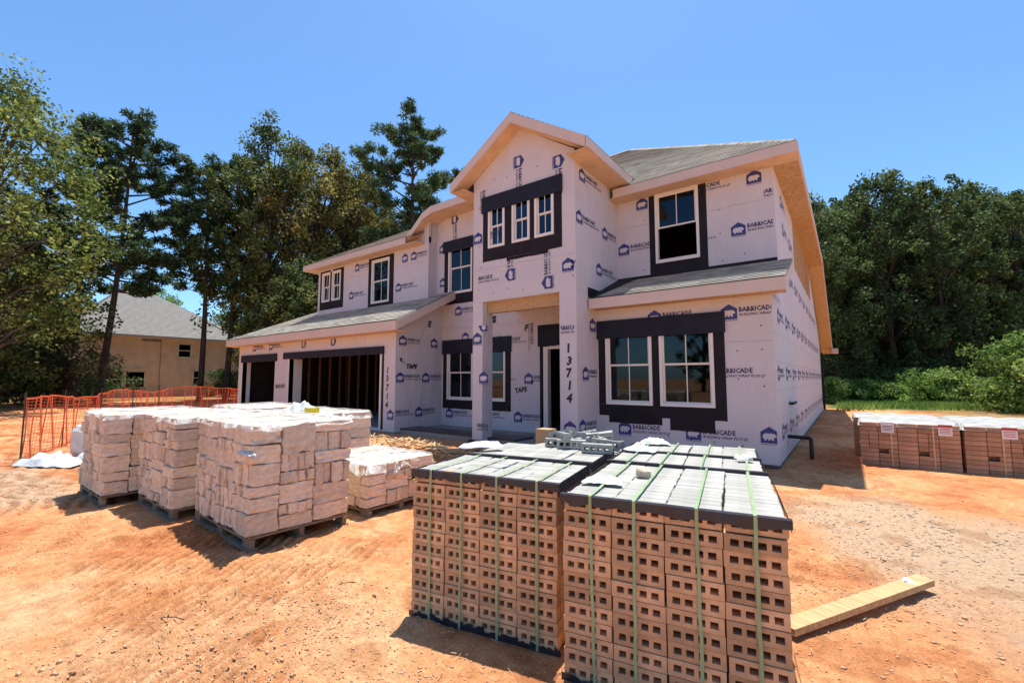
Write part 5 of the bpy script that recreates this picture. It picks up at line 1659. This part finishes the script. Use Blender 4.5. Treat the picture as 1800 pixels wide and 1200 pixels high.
# bushes on the left
def bush(seed, R_, H, n, per, size, m):
    rng = np.random.default_rng(seed)
    c = np.stack([rng.normal(size=n) * R_ * .45, rng.normal(size=n) * R_ * .45, H * rng.random(n) ** .8 * .85], 1)
    v, q = leaves(c, np.full(n, R_ * .24), per, size, 1.5, rng)
    v[:, 2] = np.maximum(v[:, 2], .02)
    return np_mesh('crown', v, q, [m])
bu1 = bush(1, 2.0, 2.0, 70, 80, .10, LEAF['bush']); bu2 = bush(2, 2.2, 3.2, 90, 85, .10, LEAF['bush']); bu3 = bush(3, 2.2, 3.4, 80, 80, .10, LEAF['dry']); bu4 = bush(4, 2.4, 3.0, 90, 80, .11, LEAF['forest'])
for k, (px, z, me_, s) in enumerate([(60, 26, bu3, 1.15), (118, 27, bu3, 1.0), (10, 24, bu4, 1.2), (150, 31, bu4, .9), (395, 38, bu4, .8)]):
    x, y = at(px, z); place_tree('bush', None, me_, x, y, ['dry grey-brown brush left of the brick house', 'dry brush at the brick house corner', 'dark bush at the far left edge', 'dark bush in front of the brick house wall end', 'dark bush right of the brick house'][k], 'bushes on the left', s, k * 1.3)

# right forest
f1 = broad_tree(51, 15.5, 3.8, .06, 210, 90, .145); f2 = broad_tree(52, 14.5, 3.6, .06, 200, 90, .145); f3 = broad_tree(53, 16, 2.9, .08, 160, 90, .14)
fc = [crown_mesh(f1[1], LEAF['forest']), crown_mesh(f2[1], LEAF['forest']), crown_mesh(f3[1], LEAF['forest'])]
ft = [f1[0], f2[0], f3[0]]
side_words = ['beside the house eave', 'second from the house', 'third from the house', 'with a slightly higher crown', 'in the middle of the wood', 'right of the middle of the wood', 'over the big bright bush', 'near the right picture edge', 'at the right picture edge', 'just beyond the right edge']
for k in range(10):
    px = 1425 + k * 48; z = 31 + (k * 7 % 5) * 1.1
    x, y = at(px, z); place_tree('forest_tree', ft[k % 3], fc[k % 3], x, y, 'dark leafy front tree of the right-hand wood ' + side_words[k], 'front trees of the right-hand wood', .93 + .12 * ((k * 5) % 4) / 3, k * 1.7)
for k in range(9):
    px = 1405 + k * 52; z = 38 + (k * 3 % 4)
    x, y = at(px, z); place_tree('forest_tree', ft[(k + 1) % 3], fc[(k + 1) % 3], x, y, 'shadowed tree in the second row of the right-hand wood, ' + ['behind the house eave', 'left of the gap', 'in the left third', 'left of the middle', 'at the middle', 'right of the middle', 'behind the pointed bush', 'behind the big bush', 'at the right edge'][k], 'deep trees of the right-hand wood', 1.12 + .1 * ((k * 3) % 3) / 2, k * 2.3)
for k in range(8):
    px = 1410 + k * 58
    x, y = at(px, 47 + k % 3); place_tree('forest_tree', ft[k % 3], fc[k % 3], x, y, 'rearmost tree of the right-hand wood, ' + ['next to the house', 'second from the house', 'third from the house', 'left of the middle', 'in the middle', 'right of the middle', 'behind the big bush', 'beyond the right edge'][k], 'rearmost trees of the right-hand wood', 1.25, k * 1.1)
for k, (px, z, me_, s, sz) in enumerate([(1462, 27.5, bu1, .75, 1.1), (1510, 28, bu1, .8, .95), (1560, 27, bu1, .85, .8), (1600, 27.5, bu1, .8, 1.0), (1648, 26.5, bu2, .75, .95), (1700, 27, bu1, .85, .9), (1745, 25, bu1, .8, 1.0), (1795, 20, bu2, .95, 1.15), (1870, 19, bu2, 1.1, 1.1), (1535, 30, bu4, .9, .9), (1690, 30, bu4, .9, .9), (1600, 31, bu4, 1, 1)]):
    x, y = at(px, z)
    place_tree('bush', None, me_, x, y, ['bright green bush by the rear house corner', 'green bush second from the house', 'low green bush in front of the wood', 'green bush before the dark trunks', 'taller pointed green bush behind the red brick stacks', 'green bush right of the pointed one', 'low bush behind the right brick stacks', 'largest bright green bush at the right edge', 'bright bush partly outside the right edge', 'dark bush inside the wood edge', 'second dark bush inside the wood edge', 'third dark bush inside the wood edge'][k], 'bushes along the wood', s, k * 1.1, sz)
for k in range(9):
    x, y = -78 + k * 13, -34 - (k * 5 % 4) * 2
    place_tree('reflection_tree', ft[k % 3], fc[k % 3], x, y, 'unseen tree added behind the camera for the window reflections, ' + ['far left', 'second from left', 'third from left', 'fourth from left', 'middle', 'fourth from right', 'third from right', 'second from right', 'far right'][k], 'unseen trees added for window reflections', 1.0, k * 1.9)  # out of view, added only for what the window glass reflects
# grass along the wood
rng = np.random.default_rng(9)
n = 60000
z = 20.3 + 10 * rng.random(n); u = .58 + .75 * rng.random(n)
gxp = z * (-.6 + .8 * u); gyp = z * (.8 + .6 * u)
keep = (gxp > -.5) & (rng.random(n) < smooth(20.3, 23.5, z + 2 * (fbm(gxp * .5, gyp * .5, 3, 70) - .5) * 2))
gxp, gyp = gxp[keep], gyp[keep]; n = len(gxp)
h = .06 + .28 * rng.random(n); a = rng.random(n) * 6.28
lx, ly = rng.normal(size=n) * .08, rng.normal(size=n) * .08
w = .02
v = np.stack([np.stack([gxp - w * np.cos(a), gyp - w * np.sin(a), np.zeros(n)], 1), np.stack([gxp + w * np.cos(a), gyp + w * np.sin(a), np.zeros(n)], 1), np.stack([gxp + lx, gyp + ly, h], 1)], 1).reshape(-1, 3)
gme2 = np_mesh('grass', v, np.arange(n * 3).reshape(-1, 3), [LEAF['bush']])
o = bpy.data.objects.new('grass', gme2); COL.objects.link(o); tag(o, 'strip of rough green grass between the lot and the right-hand wood', 'grass', kind='stuff')
